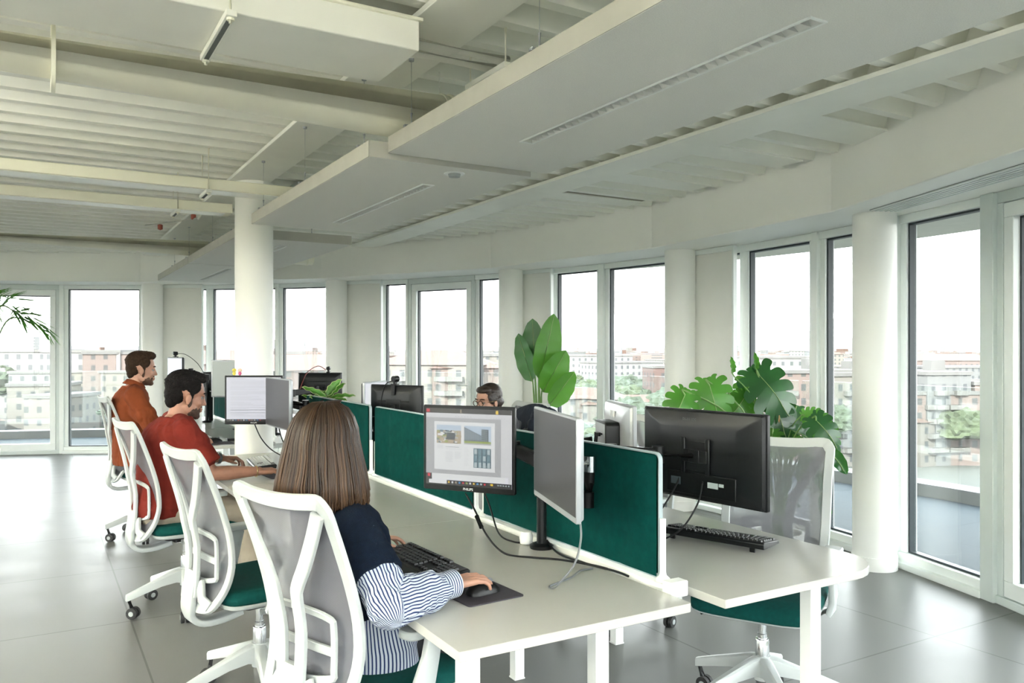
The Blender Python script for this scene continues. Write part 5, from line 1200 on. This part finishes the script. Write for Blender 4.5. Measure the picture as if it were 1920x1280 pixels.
def short_hair(par, M_, m, k=1.0, seed=0, quiff=.02, side=.0):
    g = G(); R3 = M_.to_3x3()
    def E(x, y, z, a, b, c, rot=0):
        g.ell(M_ @ Vector((x*k, y*k, z*k)), (a*k, b*k, c*k), R3 @ Matrix.Rotation(R(rot), 3, 'Y'), 22, 14)
    E(-.028, 0, .060, .096, .083, .080, -8); E(-.052, 0, .010, .062, .074, .078); E(-.066, 0, -.035, .036, .056, .045)
    E(.030, 0, .105, .060, .062, .024+quiff*.4, -6); E(.058, 0, .098+quiff*.3, .030, .050, .018+quiff*.3, 18)
    for s_ in (-1, 1): E(.010, s_*.066, .055, .045, .016, .045); E(.014, s_*.071, .010, .012, .008, .034)
    rn_ = random.Random(seed)
    for i in range(150):
        a, b = rn_.uniform(-.8, 3.9), rn_.uniform(.1, 1.35); d = Vector((cos(a)*sin(b), sin(a)*sin(b), cos(b))); p = Vector((-.018+d.x*.096, d.y*.080, .055+d.z*.075))
        if p.x > .05 and p.z < .09: continue
        tdir = (Vector((.9, .15, .25))*(1 if p.z > .08 else -.3)+Vector((0, 0, -.5 if p.z < .08 else 0))+d*.35).normalized()
        g.caps(M_ @ (p*k), M_ @ ((p+tdir*rn_.uniform(.012, .026))*k), .006*k, .002*k, 6)
    return remesh(g, 'hair', m, par, .0035, 1, .4, lambda c, n: .0022*noise.noise(c*110)+.0012*noise.noise(c*260))
def beard(par, M_, m, k=1.0):
    g = G(); R3 = M_.to_3x3()
    def E(x, y, z, a, b, c): g.ell(M_ @ Vector((x*k, y*k, z*k)), (a*k, b*k, c*k), R3, 20, 12)
    E(.041, 0, -.086, .0475, .0465, .034); E(.071, 0, -.101, .022, .026, .019); E(.028, .0495, -.070, .037, .0135, .026); E(.028, -.0495, -.070, .037, .0135, .026)
    E(.080, 0, -.0475, .0165, .025, .007); E(.014, .066, -.030, .012, .008, .030); E(.014, -.066, -.030, .012, .008, .030)
    E(.072, .020, -.066, .014, .012, .018); E(.072, -.020, -.066, .014, .012, .018)
    return remesh(g, 'beard', m, par, .003, 2, .5, lambda c, n: .0012*noise.noise(c*200))
def wrinkle(a=.004, f=9, st=None):
    def d(c, n):
        q = c.copy(); q = Vector((q.x*f, q.y*f, q.z*f*.55)); v = noise.noise(q+Vector((0, 0, 3*noise.noise(q*.6))))
        return a*(1-2*abs(v))*1.2-a*.4+a*.5*noise.noise(c*38)
    return d
def torso_rings(pelvis, chest, neck, fwd, side, W_, D_, hips=1.0):
    """rings from seat to neck base"""
    p, c, n = Vector(pelvis), Vector(chest), Vector(neck); S = []
    for t, rf, rs in ((-.08, .085, .13), (-.04, .112, .165), (.05, .122, .178), (.22, .115, .160), (.42, .108, .150)): S.append((p.lerp(c, t*1.0 if t > 0 else t), rf*D_, rs*W_*hips, fwd, side))
    for t, rf, rs in ((.7, .112, .158), (.9, .118, .172), (1.0, .118, .182)): S.append((p.lerp(c, t), rf*D_, rs*W_, fwd, side))
    for t, rf, rs in ((.35, .108, .185), (.60, .092, .165), (.80, .070, .115), (1.0, .056, .066)): S.append((c.lerp(n, t), rf*D_, rs*W_, fwd, side))
    return S
def person(label, J, skin, k=1.0, cat='person', vox=.0045, name='person'):
    """J: joints in world metres. builds the continuous body; returns the thing"""
    t = bpy.data.objects.new(name, None); col.objects.link(t); tag(t, label, cat); return t
def V3(*a): return Vector(a)
def build_body(t, J, skin, W_, D_, headk, female, vox=.0042, handp=None):
    g = G(); f, s_ = J['fwd'], J['side']
    g.loft(rings(torso_rings(J['pelvis'], J['chest'], J['neck'], f, s_, W_*.93, D_*.93), 22))
    H = J['head']; hp = H @ Vector((-.018*headk, 0, -.05*headk))
    g.caps(Vector(J['neck'])-Vector((0, 0, .03)), hp, .056*(.86 if female else 1.06), .052*(.84 if female else 1.04), 18)
    face(g, H, headk, female)
    for L in 'RL':
        sh, el, wr = Vector(J['sh'+L]), Vector(J['el'+L]), Vector(J['wr'+L]); q = .86 if female else 1.0
        g.caps(Vector(J['neck']).lerp(sh, .45)-Vector((0, 0, .02)), sh, .052*q, .056*q); g.caps(sh, sh.lerp(el, .5), .054*q, .047*q); g.caps(sh.lerp(el, .5), el, .047*q, .040*q)
        g.caps(el, el.lerp(wr, .35), .041*q, .042*q); g.caps(el.lerp(wr, .35), wr, .042*q, .026*q)
        h = J['hand'+L]; hand(g, wr, h[0], h[1], h[2], (.92 if female else 1.05), h[3] if len(h) > 3 else (25, 30, 20))
        hip, kn, an = Vector(J['hip'+L]), Vector(J['kn'+L]), Vector(J['an'+L])
        g.caps(hip, kn, .085*q, .058*q); g.caps(kn, kn.lerp(an, .35), .056*q, .055*q); g.caps(kn.lerp(an, .35), an, .055*q, .036*q)
        g.caps(an+Vector((0, 0, -.02)), an+f*.13+Vector((0, 0, -.07)), .032, .018)
    return remesh(g, 'body', skin, t, vox, 3, .5)
def legs_cloth(t, J, m, W_=1, name='trousers', D_=1):
    g = G(); f, s_ = J['fwd'], J['side']; p = Vector(J['pelvis'])
    g.loft(rings([(p+V3(0, 0, -.10), .09*D_, .14*W_, f, s_), (p+V3(0, 0, -.07), .125*D_, .178*W_, f, s_), (p+V3(0, 0, .0), .132*D_, .190*W_, f, s_), (p+V3(0, 0, .10), .125*D_, .176*W_, f, s_)], 22))
    for L in 'RL':
        hip, kn, an = Vector(J['hip'+L]), Vector(J['kn'+L]), Vector(J['an'+L])
        g.caps(hip, kn, .098*min(1, W_), .072*min(1, W_+.05)); g.tube([kn+V3(0, 0, .03), kn, kn.lerp(an, .5), kn.lerp(an, .93)], [.05, .074, .068, .062], 18)
    return remesh(g, name, m, t, .007, 3, .5, wrinkle(.004, 8))
def shoes(t, J, m):
    for L in 'RL':
        g = G(); an = Vector(J['an'+L]); f = J['fwd']; S = []
        for u, w_, h_ in ((-.075, .025, .05), (-.06, .036, .075), (0, .040, .085), (.07, .045, .06), (.14, .047, .045), (.19, .036, .035), (.205, .015, .02)):
            c = V3(an.x, an.y, 0)+f*u; q = J['side']; S.append([c+q*w_*cos(pi*k/8)+V3(0, 0, .003+h_*sin(pi*k/8)) for k in range(9)])
        g.loft(S); g.build('shoe', m, t, sharp=50)
def shirt(t, J, m, W_, D_, infl, sleeve, name='shirt', zlow=.0, vox=.0055, collar=True, disp=None, mats=None, neck_t=.80, short=True, loose=1.0, hemdrop=.02, paint=None):
    g = G(); f, s_ = J['fwd'], J['side']; T = torso_rings(J['pelvis'], J['chest'], J['neck'], f, s_, W_, D_)
    p = Vector(J['pelvis']); S = []
    for i, (c, rf, rs, a, b) in enumerate(T):
        if i == 0: continue
        if i == 11: c = Vector(T[10][0]).lerp(Vector(c), neck_t); rf = T[10][1]*(1-neck_t)+rf*neck_t; rs = T[10][2]*(1-neck_t)+rs*neck_t
        S.append((c if i > 1 else c-V3(0, 0, hemdrop), rf+infl*(loose if i < 7 else 1), rs+infl*(loose if i < 7 else 1), a, b))
    g.loft(rings(S, 24))
    for L in 'RL':
        sh, el, wr = Vector(J['sh'+L]), Vector(J['el'+L]), Vector(J['wr'+L])
        g.caps(Vector(J['neck']).lerp(sh, .35)-V3(0, 0, .025), sh, .054+infl*.6, .060+infl, 16)
        ch_ = Vector(J['chest']); g.caps(ch_.lerp(sh, .45)-V3(0, 0, .01), sh.lerp(el, .5), .090, .066+infl, 16)
        if sleeve <= 1:
            e = sh.lerp(el, sleeve); g.caps(sh, sh.lerp(e, .78), .062+infl, .058+infl*1.3, 20); g.ell(sh.lerp(el, .28)+(Vector(J['fwd'])*.012), (.066+infl,)*3); g.tube([sh.lerp(e, .3), sh.lerp(e, .6), e], [.060+infl, .060+infl*1.4, .058+infl*1.9], 20)
        else:
            e = el.lerp(wr, sleeve-1); g.caps(sh, el, .058+infl, .048+infl*1.4, 16); g.caps(el, el.lerp(e, .5), .049+infl*1.4, .045+infl*1.4, 16); g.tube([el, el.lerp(e, .6), e], [.048+infl, .043+infl*1.3, .034+infl], 18)
    return remesh(g, name, m, t, vox, 3, .5, disp or wrinkle(.0045, 9), mats, paint)
def frame(phi): return V3(cos(R(phi)), sin(R(phi)), 0), V3(-sin(R(phi)), cos(R(phi)), 0)

# ---- man in rust-red t-shirt
f, s_ = frame(8)
J = dict(fwd=f, side=s_, pelvis=(.62, 5.03, .60), chest=(.66, 5.03, .99), neck=(.71, 5.02, 1.125), head=headM((.76, 5.02, 1.232), 2, 12),
    shR=(.73, 4.845, 1.04), elR=(.86, 4.80, .80), wrR=(1.13, 4.83, .79), handR=((1, .12, -.08), (0, 0, -1), (.1, 1, .1), (18, 25, 15)),
    shL=(.72, 5.21, 1.065), elL=(.84, 5.40, .82), wrL=(1.04, 5.46, .80), handL=((.9, -.25, -.05), (0, 0, -1), (-.2, -1, .1), (30, 35, 20)),
    hipR=(.66, 4.93, .585), knR=(1.10, 4.88, .56), anR=(1.08, 4.87, .10), hipL=(.66, 5.13, .585), knL=(1.10, 5.22, .56), anL=(1.12, 5.22, .10))
t = person('person in rust-red t-shirt and beige trousers, typing at the left desk row', J, M_skin2)
build_body(t, J, M_skin2, 1.08, 1.08, 1.06, False); shirt(t, J, M_red, 1.10, 1.12, .014, .80, 't_shirt', neck_t=.55, loose=1.4); legs_cloth(t, J, M_beige, 1.08); shoes(t, J, M_white)
short_hair(t, J['head'], M_hairm, 1.07, 1, .02); beard(t, J['head'], M_beard, 1.06); eyes(t, J['head'], 1.06, M_hairm)
def wristband(t, a, b, u, r, m, name, wd=.02, th=.006):
    a, b = Vector(a), Vector(b); d = (b-a).normalized(); c = a.lerp(b, u); x, y = basis(d); P = [c+(x*cos(q)+y*sin(q))*r for q in [2*pi*i/20 for i in range(20)]]
    g = G(); g.sweep(P, wd, th, [(p-c).normalized() for p in P], True); return g.build(name, m, t, sharp=50)
wl = wristband(t, J['elL'], J['wrL'], .90, .034, M_grey, 'wristwatch'); p = Vector(J['elL']).lerp(Vector(J['wrL']), .90)
g = G(); g.lathe([(0, .0), (.019, .0), (.019, .008), (0, .009)], 20, (p.x, p.y, p.z+.031)); g.build('watch_face', M_chrome, wl)
wristband(t, J['elR'], J['wrR'], .93, .031, M_gold, 'bracelet', .006, .004)
# ---- man in orange shirt
f, s_ = frame(6)
J = dict(fwd=f, side=s_, pelvis=(.66, 7.02, .64), chest=(.64, 6.99, 1.06), neck=(.665, 6.965, 1.225), head=headM((.725, 6.95, 1.345), -6, 6),
    shR=(.66, 6.79, 1.145), elR=(.80, 6.72, .86), wrR=(1.10, 6.84, .79), handR=((1, .28, -.05), (0, 0, -1), (-.2, 1, .1), (20, 30, 20)),
    shL=(.66, 7.16, 1.145), elL=(.80, 7.28, .86), wrL=(1.06, 7.22, .79), handL=((1, -.1, -.05), (0, 0, -1), (0, -1, .1), (30, 35, 20)),
    hipR=(.70, 6.93, .615), knR=(1.12, 6.90, .59), anR=(1.10, 6.89, .10), hipL=(.70, 7.12, .615), knL=(1.12, 7.18, .59), anL=(1.12, 7.18, .10))
t = person('person in burnt-orange long-sleeved shirt with beard, farthest on the left', J, M_skin2)
build_body(t, J, M_skin, 1.05, 1.0, 1.03, False, .005); shirt(t, J, M_orange, 1.06, 1.04, .014, 1.75, 'shirt', loose=1.3, neck_t=.7); legs_cloth(t, J, mat('grey_trousers', (.08, .08, .09), .8), 1.05); shoes(t, J, M_blk)
short_hair(t, J['head'], M_hairb, 1.03, 4, .03); beard(t, J['head'], mat('brown_beard', (.075, .038, .022), .8, var=.3, scale=180, bump=.6, bscale=300), 1.03); eyes(t, J['head'], 1.03, M_hairb)
n = Vector(J['neck']); g = G(); P = [n+V3(.01, 0, .0)+f*.068*cos(q)+s_*.072*sin(q)+V3(0, 0, .012-.018*cos(q)) for q in [2*pi*i/28+.12 for i in range(28)]]; P2 = P[:27]
g.sweep(P2, .048, .006, [((p-n).normalized()+V3(0, 0, .5)).normalized() for p in P2]); g.build('collar', M_orange, t, sharp=60)
# ---- woman with glasses beyond the dividers, facing the left desks
f, s_ = frame(184)
J = dict(fwd=f, side=s_, pelvis=(2.93, 5.06, .58), chest=(2.87, 5.05, .90), neck=(2.83, 5.04, 1.03), head=headM((2.765, 5.02, 1.135), 192, 8),
    shR=(2.86, 5.20, .97), elR=(2.78, 5.28, .80), wrR=(2.52, 5.20, .785), handR=((-1, -.1, -.05), (0, 0, -1), (0, -1, .1)),
    shL=(2.86, 4.90, .97), elL=(2.78, 4.84, .80), wrL=(2.52, 4.90, .785), handL=((-1, .1, -.05), (0, 0, -1), (0, 1, .1)),
    hipR=(2.89, 5.14, .575), knR=(2.48, 5.17, .56), anR=(2.48, 5.17, .10), hipL=(2.89, 4.97, .575), knL=(2.48, 4.95, .56), anL=(2.48, 4.95, .10))
t = person('person with glasses and tied-back dark brown hair, only the upper head showing over the divider', J, M_skin)
build_body(t, J, M_skin, .9, .9, .97, True, .005); shirt(t, J, mat('dark_top', (.02, .02, .025), .8), .92, .92, .012, 1.8, 'top', loose=1.2); legs_cloth(t, J, M_blk, .95); shoes(t, J, M_blk); eyes(t, J['head'], .97, M_hairb)
H = J['head']; g = G(); R3 = H.to_3x3(); kk = .97
for x, y, z, a, b_, c in ((-.022, 0, .045, .098, .084, .087), (-.045, 0, -.005, .068, .080, .075), (.03, 0, .088, .055, .066, .032), (-.105, 0, -.02, .032, .036, .034), (.005, .066, .03, .05, .018, .05), (.005, -.066, .03, .05, .018, .05)): g.ell(H @ Vector((x*kk, y*kk, z*kk)), (a*kk, b_*kk, c*kk), R3, 24, 16)
remesh(g, 'hair', mat('chestnut_hair', (.022, .013, .009), .42, var=.25, scale=60, bump=.5, bscale=90), t, .004, 4, .5, lambda c, n: .0012*noise.noise(V3(c.x*40, c.y*40, c.z*240)))
gl = None
g = G()
for s2 in (-1, 1):
    P = [H @ Vector((.101*kk, (s2*.031+.024*cos(q))*kk, (.001+.019*sin(q))*kk)) for q in [2*pi*i/20 for i in range(20)]]; g.sweep(P, .004, .0035, [(p-(H @ Vector((.101*kk, s2*.031*kk, 0)))).normalized() for p in P], True)
g.build('glasses_rim', mat('tortoise_rim', (.06, .03, .02), .25), t, sharp=50)
g = G(); g.tube([H @ Vector((.103*kk, -.008*kk, .004*kk)), H @ Vector((.103*kk, .008*kk, .004*kk))], .0016, 6)
for s2 in (-1, 1): g.tube([H @ Vector((.101*kk, s2*.056*kk, .004*kk)), H @ Vector((.06*kk, s2*.076*kk, .006*kk)), H @ Vector((-.01*kk, s2*.085*kk, .006*kk))], .0017, 6)
g.build('glasses_temple', M_gold, t, sharp=50)
# jacket on her chair
t = thing('jacket', 'dark navy jacket hanging over the back of the chair of the woman with glasses', 'jacket', (0, 0, 0))
g = G(); S = []
for i in range(11):
    y = 5.32-.48+.48*i/10*1.0; z = 1.10-.10*abs(i/10-.45)**1.6; S.append([V3(3.20+.06*cos(q), y, z-.10+.10*sin(q)) if sin(q) > 0 else V3(3.20+(.075+.02*sin(i*2.1))*cos(q), y, z-.10+.42*sin(q)) for q in [2*pi*k/18 for k in range(18)]])
g.loft(S); remesh(g, 'jacket_body', mat('navy_jacket', (.006, .012, .026), .8, var=.1), t, .008, 3, .5, wrinkle(.005, 6))
g = G(); g.tube(smooth_path([V3(3.12, 4.93, 1.05), V3(3.08, 4.90, .95), V3(3.08, 4.88, .80), V3(3.10, 4.90, .66)], 5), [.04]*4+[.055]*9+[.05]*3, 14); remesh(g, 'sleeve', mat('navy_jacket', (.006, .012, .026), .8), t, .008, 2, .5, wrinkle(.008, 14))

# ---- woman in navy, nearest
f, s_ = frame(26)
J = dict(fwd=f, side=s_, pelvis=(.875, 2.47, .585), chest=(.835, 2.465, .89), neck=(.795, 2.455, 1.06), head=headM((.795, 2.475, 1.205), 34, 8),
    shR=(.815, 2.305, .972), elR=(.855, 2.125, .79), wrR=(1.085, 2.19, .797), handR=((1, .20, -.04), (0, 0, -1), (-.2, 1, .1), (6, 22, 22)),
    shL=(.77, 2.615, .972), elL=(.86, 2.755, .80), wrL=(1.045, 2.84, .80), handL=((.96, .16, -.05), (0, 0, -1), (.2, -1, .1), (6, 22, 18)),
    hipR=(.90, 2.385, .575), knR=(1.24, 2.45, .56), anR=(1.24, 2.46, .10), hipL=(.85, 2.555, .575), knL=(1.18, 2.71, .56), anL=(1.20, 2.75, .10))
t = person('person with long brown hair in navy knit over striped shirt, seen from behind', J, M_skin)
build_body(t, J, M_skin, .86, .80, 1.0, True, .0034)
def limb_frame(a, b):
    d = (b-a).normalized(); x, y = basis(d); return a, b, d, x, y
SEG = [limb_frame(Vector(J['shR']), Vector(J['elR'])), limb_frame(Vector(J['elR']), Vector(J['wrR'])), limb_frame(Vector(J['shL']), Vector(J['elL'])), limb_frame(Vector(J['elL']), Vector(J['wrL']))]
def stripe_material():
    m = bpy.data.materials.new('striped_cotton'); m.use_nodes = True; n = m.node_tree.nodes; l = m.node_tree.links; b = n['Principled BSDF']; b.inputs['Roughness'].default_value = .8; b.inputs['Specular IOR Level'].default_value = .2
    a = n.new('ShaderNodeAttribute'); a.attribute_name = 'stripe'; q = n.new('ShaderNodeMath'); q.operation = 'FRACT'; l.new(a.outputs['Fac'], q.inputs[0])
    c = n.new('ShaderNodeMath'); c.operation = 'GREATER_THAN'; c.inputs[1].default_value = .60; l.new(q.outputs[0], c.inputs[0])
    mx = n.new('ShaderNodeMix'); mx.data_type = 'RGBA'; l.new(c.outputs[0], mx.inputs[0]); mx.inputs[6].default_value = (.44, .48, .54, 1); mx.inputs[7].default_value = (.018, .032, .10, 1); l.new(mx.outputs[2], b.inputs['Base Color']); return m
M_str = stripe_material()
def add_stripes(o, kind, axis=None, per=.0088):
    at = o.data.attributes.new('stripe', 'FLOAT', 'POINT'); vals = []
    for v in o.data.vertices:
        c = v.co
        if kind == 'cuff': vals.append((c-axis[0]).dot(axis[1])/per); continue
        if kind == 'torso':
            q = c-Vector(J['pelvis']); u = atan2(q.dot(s_), q.dot(f))*.15; vals.append(u/per+100); continue
        best = None
        for a, b, d, x, y in kind:
            L = (b-a).length; tt = max(0, min(1, (c-a).dot(d)/L)); e = (c-(a+d*tt*L)).length
            if best is None or e < best[0]: best = (e, (c-a), d, x, y)
        _, q, d, x, y = best; u = atan2(q.dot(y), q.dot(x))*.056; vals.append(u/per+100+.25*noise.noise(c*25))
    at.data.foreach_set('value', vals)
def puff(c, n):
    return .010*noise.noise(c*17)+.006*(1-2*abs(noise.noise(V3(c.x*30, c.y*30, c.z*45))))-.002
# striped sleeves, cuffs and tail
for L, sg in (('R', SEG[:2]), ('L', SEG[2:])):
    sh, el, wr = Vector(J['sh'+L]), Vector(J['el'+L]), Vector(J['wr'+L]); g = G()
    g.tube([sh.lerp(el, .3), sh.lerp(el, .6), el], [.058, .064, .062], 20); g.ell(el, (.064,)*3); g.caps(el, el.lerp(wr, .5), .062, .058, 18); g.tube([el.lerp(wr, .3), el.lerp(wr, .6), el.lerp(wr, .84)], [.060, .054, .040], 20)
    o = remesh(g, 'shirt_sleeve', M_str, t, .0035, 2, .5, puff); add_stripes(o, sg)
    c0, c1 = el.lerp(wr, .74), wr+(wr-el).normalized()*.004; g = G(); g.tube([c0, c0.lerp(c1, .1), c1], [.036, .040, .041], 28, True); o = g.build('shirt_cuff', M_str, t, sharp=40)
    g2 = G(); K = 16; ax = (c1-c0).normalized(); o_ = []
    bpy.data.objects.remove(o); g = G(); g.tube([c0+(c1-c0)*i/K for i in range(K+1)], [.037+.005*sin(pi*.5*min(1, i/5)) for i in range(K+1)], 28, True); o = g.build('shirt_cuff', M_str, t, sharp=40); add_stripes(o, 'cuff', (c0, ax))
p = Vector(J['pelvis']); g = G()
g.loft(rings([(p+V3(0, 0, -.065)+f*.02, .150, .215, f, s_), (p+V3(0, 0, .0)+f*.015, .146, .212, f, s_), (p+V3(0, 0, .08)+f*.01, .122, .180, f, s_), (p+V3(0, 0, .22)-f*.005, .108, .160, f, s_)], 32)); g.caps(p+f*.05-s_*.09-V3(0, 0, .0), p+f*.17-s_*.11+V3(0, 0, .005), .10, .085)
o = remesh(g, 'shirt_tail', M_str, t, .0045, 3, .5, lambda c, n: .004*noise.noise(c*16)); add_stripes(o, 'torso')
# navy knit with wide short sleeves
g = G(); T = torso_rings(J['pelvis'], J['chest'], J['neck'], f, s_, .88, .82); S = []
for i, (c, rf, rs, a, b_) in enumerate(T):
    if i < 4: continue
    S.append(((c-V3(0, 0, .03)) if i == 4 else c, rf+(.026 if i < 7 else .020), rs+(.026 if i < 7 else .016), a, b_))
g.loft(rings(S[:-1]+[(Vector(J['neck'])-V3(0, 0, .008), .066, .076, f, s_)], 28))
for L in 'RL':
    sh, el = Vector(J['sh'+L]), Vector(J['el'+L]); g.caps(Vector(J['neck']).lerp(sh, .35)-V3(0, 0, .03), sh, .056, .064, 18); g.caps(sh, sh.lerp(el, .35), .064, .070, 20); g.tube([sh.lerp(el, .15), sh.lerp(el, .4), sh.lerp(el, .66)], [.066, .072, .078], 24)
remesh(g, 'knit_sweater', M_navy, t, .005, 3, .5, wrinkle(.0035, 8))
g = G(); n0 = Vector(J['neck']); P = [n0+V3(0, 0, .012)+f*.070*cos(q)+s_*.078*sin(q) for q in [2*pi*i/28 for i in range(28)]]; g.sweep(P, .035, .006, [((p-n0).normalized()+V3(0, 0, .4)).normalized() for p in P], True); o = g.build('shirt_collar', M_str, t, sharp=60); add_stripes(o, 'torso')
legs_cloth(t, J, M_blk, .84, 'trousers', .78); shoes(t, J, M_blk); eyes(t, J['head'])
# long hair: inner volume and combed locks
H = J['head']; hc = H.translation; yaw = R(34); Hf = V3(cos(yaw), sin(yaw), 0); Hs = V3(-sin(yaw), cos(yaw), 0)
def hair_r(z, a):
    """radius of the hair shell around the head axis at height z (relative to head centre), angle a from the face"""
    top = .122; prof = [(-.18, .150), (-.12, .143), (-.06, .130), (0, .117), (.05, .107), (.08, .096), (.11, .074), (.128, .042), (.137, .008)]
    r = lerp(prof, z); b = 1+.10*max(0, -cos(a)); return r*b
def hairpt(z, a, dr=0):
    r = hair_r(z, a)+dr; back = -.030 if z < 0 else -.030+.012*z/.12
    return hc+V3(0, 0, z)+Hf*(r*cos(a)*.92+back)+Hs*(r*sin(a)*(.90 if z > 0 else .94))
g = G(); S = []
for z in (-.165, -.14, -.10, -.05, 0, .04, .07, .09, .108, .122, .131): S.append([hairpt(z, R(52)+(2*pi-R(104))*k/26, -.012) for k in range(27)]+[hairpt(z, R(308)-R(256)*k/26, -.05 if z < .06 else (-.03 if z < .12 else -.016)) for k in range(27)])
g.loft(S); vol = g.build('hair', mat('long_brown_hair', (.022, .014, .010), .42, var=.4, scale=40), t, sharp=60)
def hairmat():
    m = bpy.data.materials.new('hair_locks'); m.use_nodes = True; n = m.node_tree.nodes; l = m.node_tree.links; b = n['Principled BSDF']; b.inputs['Roughness'].default_value = .40; b.inputs['Specular IOR Level'].default_value = .3
    a = n.new('ShaderNodeAttribute'); a.attribute_name = 'lock'; cr_ = n.new('ShaderNodeValToRGB'); e = cr_.color_ramp.elements; e[0].position = 0; e[0].color = (.007, .005, .004, 1); e[1].position = 1; e[1].color = (.13, .068, .032, 1); q = cr_.color_ramp.elements.new(.5); q.color = (.034, .019, .011, 1)
    l.new(a.outputs['Fac'], cr_.inputs[0]); l.new(cr_.outputs[0], b.inputs['Base Color']); return m
g = G(); rn = random.Random(2); vals = []
for i in range(1150):
    a = R(rn.uniform(50, 310)); base_ = rn.random(); tip = -.145-.040*rn.random()-.01*abs(sin(a)); w0 = rn.uniform(.0018, .0042); off = rn.uniform(-.010, .004); sw = rn.uniform(-.05, .05)
    zs = [.134, .128, .112, .085, .05, .015, -.03, -.07, -.11, tip*.9, tip]; P = []
    for j, z in enumerate(zs):
        tt = j/(len(zs)-1); aa = a+sw*tt+.035*noise.noise(V3(a*3, z*14, i*.0)); P.append(hairpt(z, aa, off+.004*noise.noise(V3(a*7, z*18, 2))+(-.02*max(0, tt-.9)*10*rn.random() if j > 8 else 0)))
    P[0] = hc+V3(0, 0, .135)+Hf*(.045*cos(a*.5)*(-1)+.02*(cos(a)))+Hs*.008*(1 if sin(a) > 0 else -1)
    k0 = len(g.v); g.tube(P, [w0*.5]+[w0]*(len(P)-3)+[w0*.8, w0*.2], 4, True)
    for j in range(len(P)):
        for _ in range(4): vals.append(min(1, max(0, .25+.38*base_+.42*max(0, j/(len(P)-1)-.35)+.2*noise.noise(V3(a*5, 0, 0)))))
o = g.build('hair_locks', hairmat(), vol, sharp=0); o.data.polygons.foreach_set('use_smooth', [True]*len(o.data.polygons))
at = o.data.attributes.new('lock', 'FLOAT', 'POINT'); at.data.foreach_set('value', vals)
